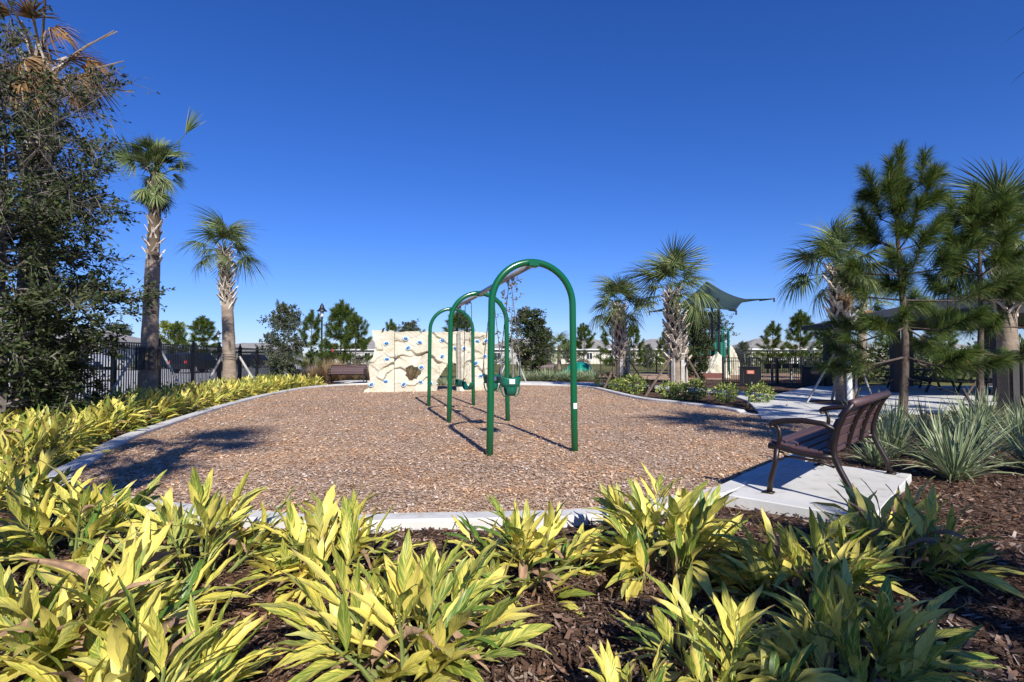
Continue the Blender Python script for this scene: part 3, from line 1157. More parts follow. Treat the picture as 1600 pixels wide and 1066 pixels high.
FR = [frond_mesh(np.random.default_rng(40 + i), 42, .62 + .07 * i, .84 + .03 * i, .55 + .2 * i) for i in range(4)]
FRD = [frond_mesh(np.random.default_rng(60 + i), 26, .6, .7, .9 + .2 * i, 1.3, 'frond_dry') for i in range(2)]
FRS = [frond_mesh(np.random.default_rng(70 + i), 22, .30, .55, .25 + .5 * i, 0.9) for i in range(2)]


def boot_mesh():
    """a cut leaf base: split Y stub that leans out of the trunk"""
    mb = MB()
    for s in (-1, 1):
        pts = [(0.0, s * .085, -.02), (.03, s * .055, .09), (.075, s * .016, .20), (.125, s * .006, .31)]
        for i in range(3):
            a, b = Vector(pts[i]), Vector(pts[i + 1])
            w0, w1 = (.055, .048, .042, .034)[i], (.055, .048, .042, .034)[i + 1]
            vs = [a + Vector((0, -w0 / 2, 0)), a + Vector((0, w0 / 2, 0)), a + Vector((-.03, w0 / 2, .01)), a + Vector((-.03, -w0 / 2, .01)),
                  b + Vector((0, -w1 / 2, 0)), b + Vector((0, w1 / 2, 0)), b + Vector((-.025, w1 / 2, .01)), b + Vector((-.025, -w1 / 2, .01))]
            mb.add(vs, [(0, 1, 5, 4), (1, 2, 6, 5), (2, 3, 7, 6), (3, 0, 4, 7), (4, 5, 6, 7), (3, 2, 1, 0)])
    # one island would do for the colour: bridge the two halves
    mb.add([(.07, -.05, .17), (.07, .05, .17), (.12, .04, .31), (.12, -.04, .31), (.05, -.05, .18), (.05, .05, .18), (.10, .04, .32), (.10, -.04, .32)],
           [(0, 1, 2, 3), (7, 6, 5, 4), (3, 2, 6, 7), (0, 3, 7, 4), (1, 5, 6, 2), (0, 4, 5, 1)])
    return mb.me('boot', M['boot'])


BOOT = boot_mesh()


def palm(pos, h, label, seed, boots=(0.55, 1.0), r0=.23, r1=.15, lean=(0, 0), n_fr=26, fscale=1.0, crown='full', boot_n=46, out_frame=False, boot_scale=1.0, dry=3, cat='palm tree', hang=118):
    q = random.Random(seed)
    t = thing('palm_tree', label, cat, pos, 0, 'cabbage palms round the playground')
    c = lambda z: Vector((lean[0] * (max(0, z) / h) ** 1.3, lean[1] * (max(0, z) / h) ** 1.3, z))
    zb = h * boots[0]
    zs = [-.1, 0, .15, h * .12] + [h * (.12 + .88 * i / 14) for i in range(1, 15)]
    rr = []
    for z in zs:
        k = max(0, z) / h
        rad = r0 * (1.10 - .1 * min(1, k * 6)) + (r1 - r0) * k
        rr.append(rad * (1 + .03 * math.sin(z * 9 + seed)))
    low = [(z, r) for z, r in zip(zs, rr) if z <= zb + .3]
    MB().tube([c(z) for z, _ in low], [r for _, r in low], 16).build('trunk', M['palm_trunk'], t, True)
    up = [(zb - .1 + (h - zb + .1) * i / 8) for i in range(9)]
    MB().tube([c(z) for z in up], [r1 * 1.02 * (1 if i < 7 else .8) for i in range(9)], 12).build('crown_shaft', M['palm_inner'], t, True)
    for i in range(boot_n):
        k = i / max(1, boot_n - 1)
        z = zb + (h - zb - .05) * k
        a = i * 2.39996 + q.uniform(-.12, .12)
        p = c(z) + Vector((math.cos(a), math.sin(a), 0)) * (r1 * .96)
        s = boot_scale * q.uniform(.95, 1.25) * (1.2 - .3 * k)
        obj('boot', BOOT, t, mat4=Matrix.Translation(p) @ Matrix.Rotation(a, 4, 'Z') @ Matrix.Rotation(q.uniform(.02, .38), 4, 'Y') @ Matrix.Scale(s, 4))
    top = c(h)
    if crown == 'full':
        for i in range(n_fr):
            k = (i + .5) / n_fr
            el = math.radians(88 - hang * k ** 1.15 + q.uniform(-9, 9))
            a = i * 2.39996 + q.uniform(-.3, .3)
            s = fscale * q.uniform(.85, 1.1)
            me = FR[q.randrange(4)]
            obj('frond', me, t, mat4=Matrix.Translation(top + Vector((0, 0, -.25 * k))) @ Matrix.Rotation(a, 4, 'Z') @ Matrix.Rotation(-el, 4, 'Y') @ Matrix.Rotation(q.uniform(-.7, .7), 4, 'X') @ Matrix.Scale(s, 4))
        for i in range(dry):
            a = q.uniform(0, 6.28)
            obj('dry_frond', FRD[i % 2], t, mat4=Matrix.Translation(top + Vector((0, 0, -.3))) @ Matrix.Rotation(a, 4, 'Z') @ Matrix.Rotation(math.radians(q.uniform(40, 68)), 4, 'Y') @ Matrix.Scale(.75 * fscale, 4))
    return t, top, c


def brace(palm_pos, z, poles, label, battens=(), mat='stake', strap_r=.26, wide=.06, square=False):
    """wooden props strapped to a trunk: poles = ground offsets (x, y)"""
    t = thing('palm_brace', label, 'brace', palm_pos, 0, 'wooden props holding the palms')
    for dx, dy in poles:
        v = Vector((dx, dy, 0)).normalized()
        a, b = Vector((dx, dy, -.05)), v * (strap_r + .03) + Vector((0, 0, z))
        mb = MB()
        if square:
            mb.bar(a, b, wide * 1.25, wide * .7)
        else:
            mb.tube([a, b], [wide * .52, wide * .48], 10)
        mb.build('prop', M[mat], t)
    for ang, z0, z1, m in battens:
        v = Vector((math.cos(ang), math.sin(ang), 0))
        mb = MB().box((0, 0, (z1 - z0) / 2), (.045, .125, z1 - z0), None, .004)
        mb.build('batten', M[m], t, loc=v * (strap_r + .01) + Vector((0, 0, z0)), rot=(0, 0, ang))
    mb = MB()
    for zz in (z - .03, z + .07):
        mb.tube([(math.cos(a) * (strap_r + .045), math.sin(a) * (strap_r + .045), zz) for a in [2 * math.pi * i / 20 for i in range(20)]], .010, 5, closed=True)
    mb.build('strap', M['strap'], t)
    return t


def palm_top(px, py, y):
    x, z = XZ(px, py, y)
    return z


# left: A, the tall one with the wrecked crown
pA = Vector((-9.55, 14.3, 0))
hA = 6.15
tA, topA, cA = palm(pA, hA, 'tall left palm with wind wrecked crown and one snapped frond', 3, (.60, 1), .225, .14, (.12, 0), crown='none', boot_n=34, boot_scale=.58)
q = random.Random(5)
for i in range(64):
    a, el = q.uniform(0, 6.28), math.radians(q.choice([q.uniform(35, 88), q.uniform(-88, -40), q.uniform(-70, 40)]))
    obj('frond', FRS[i % 2], tA, mat4=Matrix.Translation(topA + Vector((q.uniform(-.08, .08), q.uniform(-.08, .08), q.uniform(-.25, .25)))) @ Matrix.Rotation(a, 4, 'Z') @ Matrix.Rotation(-el, 4, 'Y') @ Matrix.Rotation(q.uniform(-.8, .8), 4, 'X') @ Matrix.Scale(q.uniform(.6, .9), 4))
half = frond_mesh(np.random.default_rng(81), 22, 1.0, .72, .02, .62)
obj('snapped_frond', half, tA, mat4=Matrix.Translation(topA + Vector((.05, -.1, .0))) @ Matrix.Rotation(-.25, 4, 'Z') @ Matrix.Rotation(-math.radians(47), 4, 'Y') @ Matrix.Rotation(1.35, 4, 'X'))
hang = frond_mesh(np.random.default_rng(82), 10, .08, .50, .02, .35)
obj('hanging_leaf', hang, tA, mat4=Matrix.Translation(topA + Vector((.74, -.28, .72))) @ Matrix.Rotation(math.radians(80), 4, 'Y'))
obj('frond', FR[0], tA, mat4=Matrix.Translation(topA + Vector((0, 0, .1))) @ Matrix.Rotation(math.pi + .3, 4, 'Z') @ Matrix.Rotation(-.35, 4, 'Y') @ Matrix.Rotation(1.2, 4, 'X') @ Matrix.Scale(.75, 4))
brace(pA, 1.42, [(-.68, -.72), (.92, .38), (-.3, .9)], 'grey wooden props strapped to the tall wrecked palm', [(a, .95, 1.55, 'strap') for a in (-2.4, -1.57, -.75, .2, 1.4, 2.6)])
# B
pB = Vector((-10.55, 20.4, 0))
palm(pB, 5.35, 'palm with full green crown beside the left picket fence', 8, (.58, 1), .25, .165, (-.30, 0), 22, .76, boot_n=64, boot_scale=.9, dry=0)
brace(pB, 1.30, [(-.72, -.58), (1.0, .35), (-.2, .9)], 'two grey poles propping the palm by the left fence', [], 'stake', .27, .085)
# C, at the left edge, with dead brown fronds
pC = Vector((-8.35, 9.45, 0))
tC, topC, cC = palm(pC, 6.75, 'large palm at left edge with dead brown fronds behind dark tree', 12, (.62, 1), .26, .17, (-.12, .2), crown='none', boot_n=34)
for i in range(26):
    a = q.uniform(0, 6.28)
    el = math.radians(q.uniform(-75, 50))
    obj('dry_frond', FRD[i % 2], tC, mat4=Matrix.Translation(topC + Vector((0, 0, q.uniform(-.5, .2)))) @ Matrix.Rotation(a, 4, 'Z') @ Matrix.Rotation(-el, 4, 'Y') @ Matrix.Rotation(q.uniform(-1, 1), 4, 'X') @ Matrix.Scale(q.uniform(.55, .85), 4))
for i in range(9):
    a = q.uniform(-1.2, 1.2)
    MB().tube([(0, 0, 0), (.5, 0, .1), (1.1, 0, .12), (q.uniform(1.2, 1.7), 0, .05)], [.026, .02, .016, .01], 5).build('bare_stalk', M['palm_trunk'], tC, mat4=Matrix.Translation(topC + Vector((0, 0, q.uniform(-.9, .2)))) @ Matrix.Rotation(a - .3, 4, 'Z') @ Matrix.Rotation(-math.radians(q.uniform(5, 55)), 4, 'Y'))
brace(pC, 1.45, [(1.05, .45), (-.5, -.8), (-.3, .9)], 'grey wooden props of the large left edge palm', [(a, 1.0, 1.55, 'strap') for a in (-1.9, -.8, .4, 2)])
# D, E right of the swings
pD = Vector((4.42, 21.8, 0))
palm(pD, 3.35, 'shorter palm right of the swings with grey boots on trunk', 21, (.34, .98), .235, .20, (-.15, 0), 20, .80, boot_n=70, dry=0, hang=112)
brace(pD, 1.15, [(-.85, -.4), (.95, -.5), (.2, .9)], 'brown wooden props of the shorter palm right of the swings', [(-1.9, .05, 1.25, 'stake'), (-.6, .05, 1.25, 'stake'), (1.2, .05, 1.25, 'stake')], 'stake_brown', .25, .055, True)
pE = Vector((5.80, 19.0, 0))
palm(pE, 3.55, 'stout palm in front of the green shade sail', 33, (.27, .98), .265, .215, (-.2, 0), 19, .92, boot_n=76, boot_scale=1.08, dry=0, hang=112)
brace(pE, 1.30, [(-1.35, -.75), (.85, -.6), (.3, 1.0)], 'brown wooden props of the stout palm before the shade sail', [(-1.35, .05, 1.42, 'stake'), (-2.5, .05, 1.40, 'stake'), (-.1, .05, 1.4, 'stake'), (1.6, .05, 1.4, 'stake')], 'stake_brown', .275, .06, True)
# F, G, H
pF = Vector((9.05, 14.8, .0))
palm(pF, 3.75, 'palm behind the large bench with a white board batten', 44, (.55, 1), .22, .18, (-.1, .1), 20, .84, boot_n=44, dry=1)
brace(pF, 1.35, [(-1.05, .1), (.75, -.1), (.2, 1.0)], 'props and pale board batten of the palm behind the large bench', [(-1.75, .04, 1.5, 'trim'), (-.6, .04, 1.45, 'stake'), (1.6, .04, 1.45, 'stake')], 'stake', .245, .05, True)
struct(MB().lathe([(.95, .02), (.9, .05), (.5, .075), (.02, .08)], 26).build('mulch_ring', M['bark_ground'], loc=(9.1, 14.85, 0)))
palm((18.9, 29.5, -.05), 4.6, 'palm beyond the pavilion seen under its dark roof', 51, (.55, 1), .26, .18, (.2, 0), 22, .95, boot_n=30)
pH = Vector((12.15, 13.3, 0))
palm(pH, 4.15, 'tall palm at right edge in front of the dark pavilion', 57, (.55, 1), .23, .17, (-.1, 0), 26, 1.0, boot_n=44)
brace(pH, 1.3, [(.9, -.5), (-.8, .6)], 'dark wrapped prop set of the right edge palm', [(a, .03, 1.45, 'strap') for a in (-2.6, -1.9, -1.2, -.5, .4)], 'stake_brown', .26, .06, True)
# palms outside the picture whose shadows fall on the chips
palm((-2.55, .9, 0), 4.9, 'palm just outside the left of the picture shading the chips', 61, (.55, 1), .22, .17, (0, 0), 13, .85, boot_n=20)
palm((6.4, 3.6, 0), 4.9, 'palm just outside the right of the picture shading the chips', 63, (.55, 1), .22, .17, (0, 0), 22, .9, boot_n=20)


# ------------------------------------------------------------------ broadleaf trees
def oak_mesh(seed, h, base, rx, n1, n2, n3, nl, leaf, lw, mat, trunk_r, sparse_top=0.0, up=0.6, flat=0.3, profile=None, twig=0.35):
    r = np.random.default_rng(seed)
    mb = MB()
    wob = lambda z: Vector((.05 * h / 4 * math.sin(z * 1.7 + seed), .05 * h / 4 * math.cos(z * 1.3 + seed), z))
    zs = np.linspace(0, h * .93, 10)
    mb.tube([wob(z) for z in zs], [trunk_r * (1.15 - 1.08 * (z / h)) for z in zs], 7)
    profile = profile or (lambda k: math.sin(math.pi * min(1, max(0, .12 + .80 * k))) ** .8)
    pos, dirs = [], []
    for i in range(n1):
        k = (i + r.uniform(0, 1)) / n1
        z = base + (h * .95 - base) * k
        a = i * 2.39996 + r.uniform(-.5, .5)
        L = rx * profile(k) * r.uniform(.65, 1.18) + .12
        e = up * (.35 + .8 * k) + r.uniform(-.25, .25)
        d = Vector((math.cos(a) * math.cos(e), math.sin(a) * math.cos(e), math.sin(e)))
        p0 = wob(z)
        p1 = p0 + d * L * .55
        p2 = p0 + d * L + Vector((0, 0, r.uniform(-.1, .08) * L))
        br = trunk_r * .34 * (1.1 - .7 * k)
        mb.tube([p0, p1, p2], [br, br * .6, br * .18], 4, caps=False)
        for j in range(n2):
            t = r.uniform(.25, 1.0)
            s0 = p0.lerp(p1, t / .55) if t < .55 else p1.lerp(p2, (t - .55) / .45)
            dv = (d + Vector(r.normal(0, .75, 3))).normalized()
            l2 = L * r.uniform(.22, .5) * (1.15 - .5 * t)
            s1 = s0 + dv * l2
            mb.tube([s0, s1], [br * .32, br * .1], 3, caps=False)
            for m in range(n3):
                u = r.uniform(.2, 1.0)
                q0 = s0.lerp(s1, u)
                dw = (dv + Vector(r.normal(0, .8, 3))).normalized()
                l3 = l2 * twig * r.uniform(.5, 1.3) + .05
                q1 = q0 + dw * l3
                mb.tube([q0, q1], [br * .13 + .0015, .0012], 3, caps=False)
                c = max(1, int(nl * (1 - sparse_top * k) * r.uniform(.5, 1.4)))
                for w in range(c):
                    pos.append(q0.lerp(q1, r.uniform(.1, 1.05)))
                    dirs.append(dw)
    pos, dirs = np.array(pos), np.array(dirs)
    V, q = leaf_quads(pos + r.normal(0, leaf * .25, pos.shape), leaf, lw, r, flat, dirs)
    return mb.me('trunk', M['oak_bark']), mesh('crown', V, q, M[mat])


def tree(name, meshes, loc, label, cat='tree', rotz=0.0, scale=(1, 1, 1), group=None):
    t = thing(name, label, cat, loc, rotz, group)
    t.scale = scale
    obj('trunk', meshes[0], t)
    obj('crown', meshes[1], t)
    return t


big = oak_mesh(101, 5.8, .40, 1.55, 92, 10, 8, 13, .086, .036, 'oak_leaf', .085, .74, .45, .2, lambda k: (.92 if k < .45 else .95 - .35 * (k - .45)) * (1 if k > .08 else .7), .5)
bigT = tree('oak_tree', big, (-7.95, 8.4, 0), 'dense dark small leaved tree filling the left edge', rotz=1.1)
airy = oak_mesh(104, 5.9, 2.9, 2.5, 30, 7, 4, 2, .075, .030, 'oak_leaf', .05, .1, .75, .2, lambda k: .9 - .35 * k, .6)
obj('bare_limbs', airy[0], bigT)
obj('thin_foliage', airy[1], bigT)
oakA = oak_mesh(111, 3.5, .4, .95, 60, 8, 5, 7, .11, .055, 'oak_grey', .05, .3)
oakB = oak_mesh(112, 3.5, .4, .80, 60, 8, 5, 7, .11, .055, 'oak_leaf', .05, .2)
oakL = oak_mesh(113, 3.5, 1.2, 1.1, 30, 7, 5, 7, .12, .07, 'lime_leaf', .06, .1)
thin = oak_mesh(114, 5.2, 1.0, .75, 20, 4, 2, 2, .16, .12, 'brown_leaf', .035, .1, .9)


def at(px, py_top, y):
    x, z = XZ(px, py_top, y)
    return (x, y, -.05), z + .05


for px, top, y, ms, wid, lab in (
        (445, 480, 24.6, oakA, .80, 'round grey green tree at the far end of the left fence'),
        (641, 506, 44, oakA, 1.0, 'pale leafy treetop showing above the climbing wall'),
        (829, 486, 36, oakB, 1.15, 'grey green tree beyond the swings right of the sparse tree'),
        (851, 514, 50, oakA, .8, 'small dark tree right behind the far bench'),
        (1084, 488, 26.5, oakB, .88, 'dark bushy tree between stout palm and cream boulder'),
        (1162, 536, 62, oakA, 1.0, 'small tree behind the back fence left of the black boxes'),
        (262, 508, 72, oakL, 1.25, 'yellow green tree beyond the left fence'),
        (1012, 540, 52, oakA, .9, 'little tree behind the back fence between two palms'),
        (1110, 490, 49, oakA, 1.15, 'leafy tree behind the play deck under the shade sail'),
        (60, 500, 66, oakA, 1.5, 'tree by the grey house glimpsed through the left tree'),
        (185, 508, 78, oakB, 1.5, 'tree behind the grey roofed house on the left')):
    loc, h = at(px, top, y)
    k = h / 3.45
    tree('leafy_tree', ms, loc, lab, rotz=px * .37, scale=(k * wid, k * wid, k))
loc, h = at(800, 434, 28.5)
tree('sparse_tree', thin, loc, 'thin staked tree with few leaves behind the swings', rotz=.6, scale=(h / 5.1,) * 3)
st = thing('tree_stakes', 'pale wooden stakes propping the sparse thin tree', 'brace', loc)
for dx, dy in ((-.75, -.3), (.75, -.35), (.1, .7)):
    MB().bar((dx, dy, 0), (.03 * dx, .03 * dy, 1.75), .05).build('prop', M['stake'], st)


# ------------------------------------------------------------------ pines
def pine_mesh(seed, h, r0, whorls, per, L, nl, nd, nw, base=.25, plume=.55, leader=1.1, droop=.0):
    r = np.random.default_rng(seed)
    mb = MB()
    zs = np.linspace(-.05, h * .93, 12)
    wob = lambda z: Vector((.03 * math.sin(z * 1.4 + seed), .03 * math.cos(z * 1.9 + seed), z))
    mb.tube([wob(z) for z in zs], [r0 * (1.12 - 1.0 * (max(z, 0) / h)) for z in zs], 9)
    base_p, base_d = [], []

    def brush(p0, p1, n):
        ax = (p1 - p0)
        l = ax.length
        ax.normalize()
        t = r.random(n) ** .8
        rr = r.normal(size=(n, 3))
        axn = np.array(ax)
        rr -= (rr @ axn)[:, None] * axn
        rr /= np.linalg.norm(rr, axis=1, keepdims=True)
        f = .45 + .9 * t[:, None] ** 2 + r.normal(0, .15, (n, 1))
        base_p.append(np.array(p0) + np.outer(t * l, axn))
        base_d.append(rr * r.uniform(.6, 1.0, (n, 1)) + axn * f)
    brush(wob(h - leader), wob(h * .985), int(nd * 2.6))
    for w in range(whorls):
        k = (w + .4) / whorls
        z = h * (base + (.93 - base) * k ** .9) - leader * .25 * k
        for i in range(per):
            a = w * 1.9 + i * 2 * math.pi / per + r.uniform(-.4, .4)
            ll = L * (1.05 - .62 * k) * r.uniform(.7, 1.15)
            e0 = -.05 + .75 * k + r.uniform(-.2, .2) - droop * (1 - k)
            h0 = Vector((math.cos(a), math.sin(a), 0))
            p0 = wob(z)
            p1 = p0 + (h0 * math.cos(e0) + Vector((0, 0, math.sin(e0)))) * ll * .55
            e1 = e0 + .45 + .3 * k
            p2 = p1 + (h0 * math.cos(e1) + Vector((0, 0, math.sin(e1)))) * ll * .5
            br = r0 * .26 * (1.1 - .5 * k)
            mb.tube([p0, p1, p2], [br, br * .7, br * .3], 5, caps=False)
            brush(p1.lerp(p2, -.1), p2 + (p2 - p1).normalized() * .12, nd)
            for s in range(2):
                if r.random() < .62:
                    a2 = a + r.choice([-1, 1]) * r.uniform(.4, 1.0)
                    q0 = p0.lerp(p1, r.uniform(.55, 1))
                    q1 = q0 + Vector((math.cos(a2) * .8, math.sin(a2) * .8, r.uniform(.1, .7))).normalized() * ll * r.uniform(.22, .38)
                    mb.tube([q0, q1], [br * .5, br * .25], 4, caps=False)
                    brush(q0.lerp(q1, .25), q1 + (q1 - q0).normalized() * .1, int(nd * .7))
    P, D = np.concatenate(base_p), np.concatenate(base_d)
    D /= np.linalg.norm(D, axis=1, keepdims=True)
    n = len(P)
    Ln = nl * r.uniform(.7, 1.15, (n, 1))
    s = np.cross(D, r.normal(size=(n, 3)))
    s /= np.linalg.norm(s, axis=1, keepdims=True)
    mid = P + D * Ln * .55
    end = P + D * Ln + np.array([0, 0, -1.0]) * Ln * .18
    V = np.stack([P - s * nw * .5, P + s * nw * .5, mid + s * nw * .5, mid - s * nw * .5, end], 1).reshape(-1, 3)
    i = np.arange(n)[:, None] * 5
    faces = (i + np.array([0, 1, 2, 3])).tolist() + (i + np.array([3, 2, 4])).tolist()
    return mb.me('trunk', M['pine_bark'], True), mesh('crown', V.tolist(), faces, M['needle'])


pine1 = pine_mesh(201, 4.85, .075, 7, 4, 1.50, .29, 640, .0050, .20, .6, 1.6, .25)
pine2 = pine_mesh(202, 4.4, .07, 6, 4, 1.40, .29, 620, .0050, .22, .6, 1.4, .2)
pineS = [pine_mesh(210 + i, 4.0, .055, 6, 4 + i % 2, 1.0 + .15 * i, .28, 260, .012, .16 + .05 * i, .5, 1.1) for i in range(3)]
x1, z1 = XZ(1404, 233, 9.9)
tree('pine_tree', pine1, (x1, 9.9, -.02), 'tall long needled pine right behind the large bench', 'pine tree', .4, (1, 1, (z1 + .02) / 4.80), 'long needled young pines')
x2, z2 = XZ(1526, 288, 11.4)
tree('pine_tree', pine2, (x2, 11.4, -.02), 'long needled pine near the right edge before the pavilion', 'pine tree', 2.2, (1, 1, (z2 + .02) / 4.38), 'long needled young pines')
for i, (px, top, y, w, lab) in enumerate((
        (487, 486, 30, .95, 'small pine just left of the black lamp post'),
        (534, 471, 31.5, 1.0, 'tallest small pine just right of the black lamp post'),
        (556, 490, 30.5, .9, 'small pine above the left end of the climbing wall'),
        (612, 500, 36, .8, 'dark pine tip peeking above the wall by the bird'),
        (716, 486, 33, 1.15, 'pine behind the climbing wall framed by the rear arch'),
        (912, 506, 56, 1.0, 'far pine between the right swing post and shorter palm'),
        (957, 482, 33, .85, 'pine standing directly behind the shorter palm'),
        (990, 506, 38, .85, 'pine between the shorter palm and stout palm'),
        (1043, 512, 36, .8, 'pine mostly hidden behind the stout palm'),
        (1207, 503, 40, 1.1, 'rounded pine above the black boxes behind low fence'),
        (1250, 486, 43, 1.0, 'taller pine left of the pavilion roof corner'),
        (1292, 506, 47, 1.0, 'pine behind the left pavilion post'),
        (277, 503, 70, 1.0, 'far pine right of the yellow green tree'),
        (318, 495, 70, 1.3, 'dense far pine left of the palm by the fence'),
        (884, 530, 70, 1.0, 'faint far pine beside the right swing post'),
        (1385, 500, 52, 1.0, 'pine deep behind the pavilion left bay'),
        (1465, 490, 50, 1.1, 'pine deep behind the pavilion middle bay'))):
    loc, h = at(px, top, y)
    k = h / 3.98
    tree('pine_tree', pineS[i % 3], loc, lab, 'pine tree', i * 1.3, (k * w, k * w, k), 'background pines')
palm((5.2, 60, -.05), 2.6, 'far small palm beside the right swing post', 71, (.5, 1), .22, .18, (0, 0), 16, 1.0, boot_n=0, dry=0)
# strap and stakes of the first pine
t = thing('pine_stakes', 'dark stakes and straps holding the tall pine', 'brace', (x1, 9.9, 0))
for dx, dy in ((.75, -.9), (-.5, .9)):
    MB().tube([(dx, dy, -.1), (dx * .72, dy * .72, .75)], .022, 6).build('stake', M['strap'], t)
    MB().tube([(dx * .75, dy * .75, .62), (dx * .06, dy * .06, .9)], .010, 5).build('strap', M['strap'], t)


# ------------------------------------------------------------------ variegated ginger
def gprof(t):
    return np.minimum(1, np.maximum(.10, (t - .08) * 3.6)) * np.maximum(0.02, 1 - max(0, (t - .35)) ** 2 * 2.3)


def ginger_leaf(mat, L, W, droop, tw, fold, seed):
    r = np.random.default_rng(seed)
    segs = 9
    cols = 5
    V, UV = [], []
    bend = r.normal(0, .05)
    for i in range(segs + 1):
        t = i / segs
        w = W * .5 * gprof(t)
        x = L * (t - .10 * droop * t * t)
        z = -droop * L * t * t * .55 + .06 * L * t
        yy = bend * L * t * t
        ta = tw * t
        for j in range(cols):
            u = j / (cols - 1)
            s = (u - .5) * 2
            ww = w * s
            zz = abs(ww) * fold + .007 * math.sin(t * 17 + s * 3 + seed) * abs(s)
            V.append((x, yy + ww * math.cos(ta) - zz * math.sin(ta), z + ww * math.sin(ta) + zz * math.cos(ta)))
            UV.append((u, t))
    q = []
    for i in range(segs):
        for j in range(cols - 1):
            q.append((i * cols + j, i * cols + j + 1, (i + 1) * cols + j + 1, (i + 1) * cols + j))
    return np.array(V), np.array(q), np.array(UV)


GL = []                                            # (verts, quads, uvs, material)
for i in range(7):
    GL.append((*ginger_leaf('y', .44, .080 + .012 * (i % 3), [.25, .5, .8, .35, 1.0, .6, .15][i], [-.3, .2, .4, 0, -.2, .3, .1][i], [.25, .35, .2, .5, .3, .15, .4][i], i), 'ginger_y'))
for i in range(4):
    GL.append((*ginger_leaf('g', .42, .078, [.3, .6, .9, .45][i], [.2, -.3, .1, -.1][i], [.3, .2, .4, .3][i], 20 + i), 'ginger_g'))
for i in range(3):
    GL.append((*ginger_leaf('d', .34, .075, [1.2, 1.6, .8][i], [1.2, -1.5, .8][i], [.9, 1.2, .7][i], 30 + i), 'ginger_d'))
GLM = [mesh('leaf', v, q_, M[m], True, u) for v, q_, u, m in GL]


def ginger_layout(r, size, shoots, green):
    out, canes = [], []
    for s in range(shoots):
        a = s * 2.39996 + r.uniform(-.5, .5)
        k = (s + .5) / shoots
        lean = .12 + 1.30 * k ** .75 + r.uniform(-.15, .15)
        hd = Vector((math.cos(a), math.sin(a), 0))
        ax = (hd * math.sin(lean) + Vector((0, 0, math.cos(lean)))).normalized()
        H = size * r.uniform(.27, .42) * (1 - .10 * k)
        b = hd * r.uniform(.01, .10) * size * (1 + k)
        tip = b + ax * H + Vector((0, 0, -.04 * k))
        canes.append((b, tip))
        pl = ax.cross(Vector((r.uniform(-1, 1), r.uniform(-1, 1), r.uniform(-.3, .3)))).normalized()   # the two-ranked side
        n = r.randint(7, 11)
        for i in range(n):
            f = (i + 1) / n
            p = b.lerp(tip, .25 + .75 * f)
            op = (1.05 - .85 * f) * r.uniform(.8, 1.2)
            d = (ax * math.cos(op) + pl * (1 if i % 2 else -1) * math.sin(op) + Vector((0, 0, .10))).normalized()
            u = (Vector((0, 0, 1)) * .9 + ax * .8 * (1 - abs(d.dot(ax))) + Vector((r.uniform(-.3, .3), r.uniform(-.3, .3), 0)))
            u = (u - d * u.dot(d)).normalized()
            y = u.cross(d)
            sc = size * r.uniform(.50, .80) * (1.0 - .18 * (f > .9))
            m = Matrix((d, y, u)).transposed().to_4x4()
            pick = r.random()
            v = r.randrange(7) if pick > green else 7 + r.randrange(4)
            if pick > .972:
                v = 11 + r.randrange(3)
            out.append((Matrix.Translation(p) @ m @ Matrix.Scale(sc, 4), v))
    for i in range(int(3 + size * 3)):                # dead leaves hanging round the foot
        a = r.uniform(0, 6.28)
        d = Vector((math.cos(a), math.sin(a), r.uniform(-.6, .1))).normalized()
        u = Vector((0, 0, 1)) - d * d.z
        u.normalize()
        m = Matrix((d, u.cross(d), u)).transposed().to_4x4()
        out.append((Matrix.Translation(Vector((d.x * .08, d.y * .08, r.uniform(.12, .26) * size))) @ m @ Matrix.Scale(size * r.uniform(.6, .95), 4), 11 + r.randrange(3)))
    return out, canes


def ginger(pos, size, seed, label, shoots=10, green=.25, single=True, group='yellow variegated ginger plants'):
    r = random.Random(seed)
    out, canes = ginger_layout(r, size, int(shoots * 1.85), green)
    t = thing('ginger_plant', label, 'plant', pos, 0, group)
    mb = MB()
    for b, tip in canes:
        mb.tube([b + Vector((0, 0, -.06)), b.lerp(tip, .5), tip], [.010 * size + .003, .008, .005], 5)
    mb.build('stems', M['cane'], t)
    for m, v in out:
        obj('dry_leaf' if v >= 11 else 'leaf', GLM[v], t, mat4=m)
    return t


for i, (px, py, size, sh, gr, lab) in enumerate((
        (112, 862, 1.12, 13, .25, 'wide ginger plant just left of the greener one near the kerb'),
        (318, 884, 1.10, 11, .42, 'greener ginger plant with hanging dead leaves left of centre'),
        (520, 894, 1.02, 10, .10, 'pale yellow ginger plant at the left end of the visible front kerb'),
        (120, 1035, 1.12, 14, .15, 'big bright ginger plant in the lower left corner'),
        (640, 1046, 1.08, 14, .10, 'biggest bright yellow ginger plant at the bottom centre'),
        (832, 905, .98, 11, .22, 'ginger plant in front of the front kerb below the swing posts'),
        (1032, 880, 1.16, 13, .12, 'tall yellow ginger plant left of the bench pad'),
        (1405, 880, 1.05, 12, .30, 'shaded ginger plant nearest the rear bench leg'),
        (1265, 930, .98, 11, .20, 'ginger plant below the bench pad in broken light'),
        (1340, 1075, .92, 13, .28, 'dark shaded ginger plant at the bottom right'),
        (1130, 1085, .85, 9, .30, 'ginger plant at the bottom edge right of centre'),
        (215, 1150, .95, 10, .20, 'ginger plant cut by the bottom edge at the left'),
        (990, 1150, .62, 6, .20, 'small ginger plant poking up at the bottom edge'),
        (28, 790, 1.0, 12, .40, 'shaded ginger plant at the left edge behind the wide one'),
        (590, 975, .62, 6, .10, 'small pale ginger plant between the two central bright ones'))):
    p = G(px, py)
    ginger((p.x, p.y, -.02), size * .90, 300 + i, lab, sh, gr)

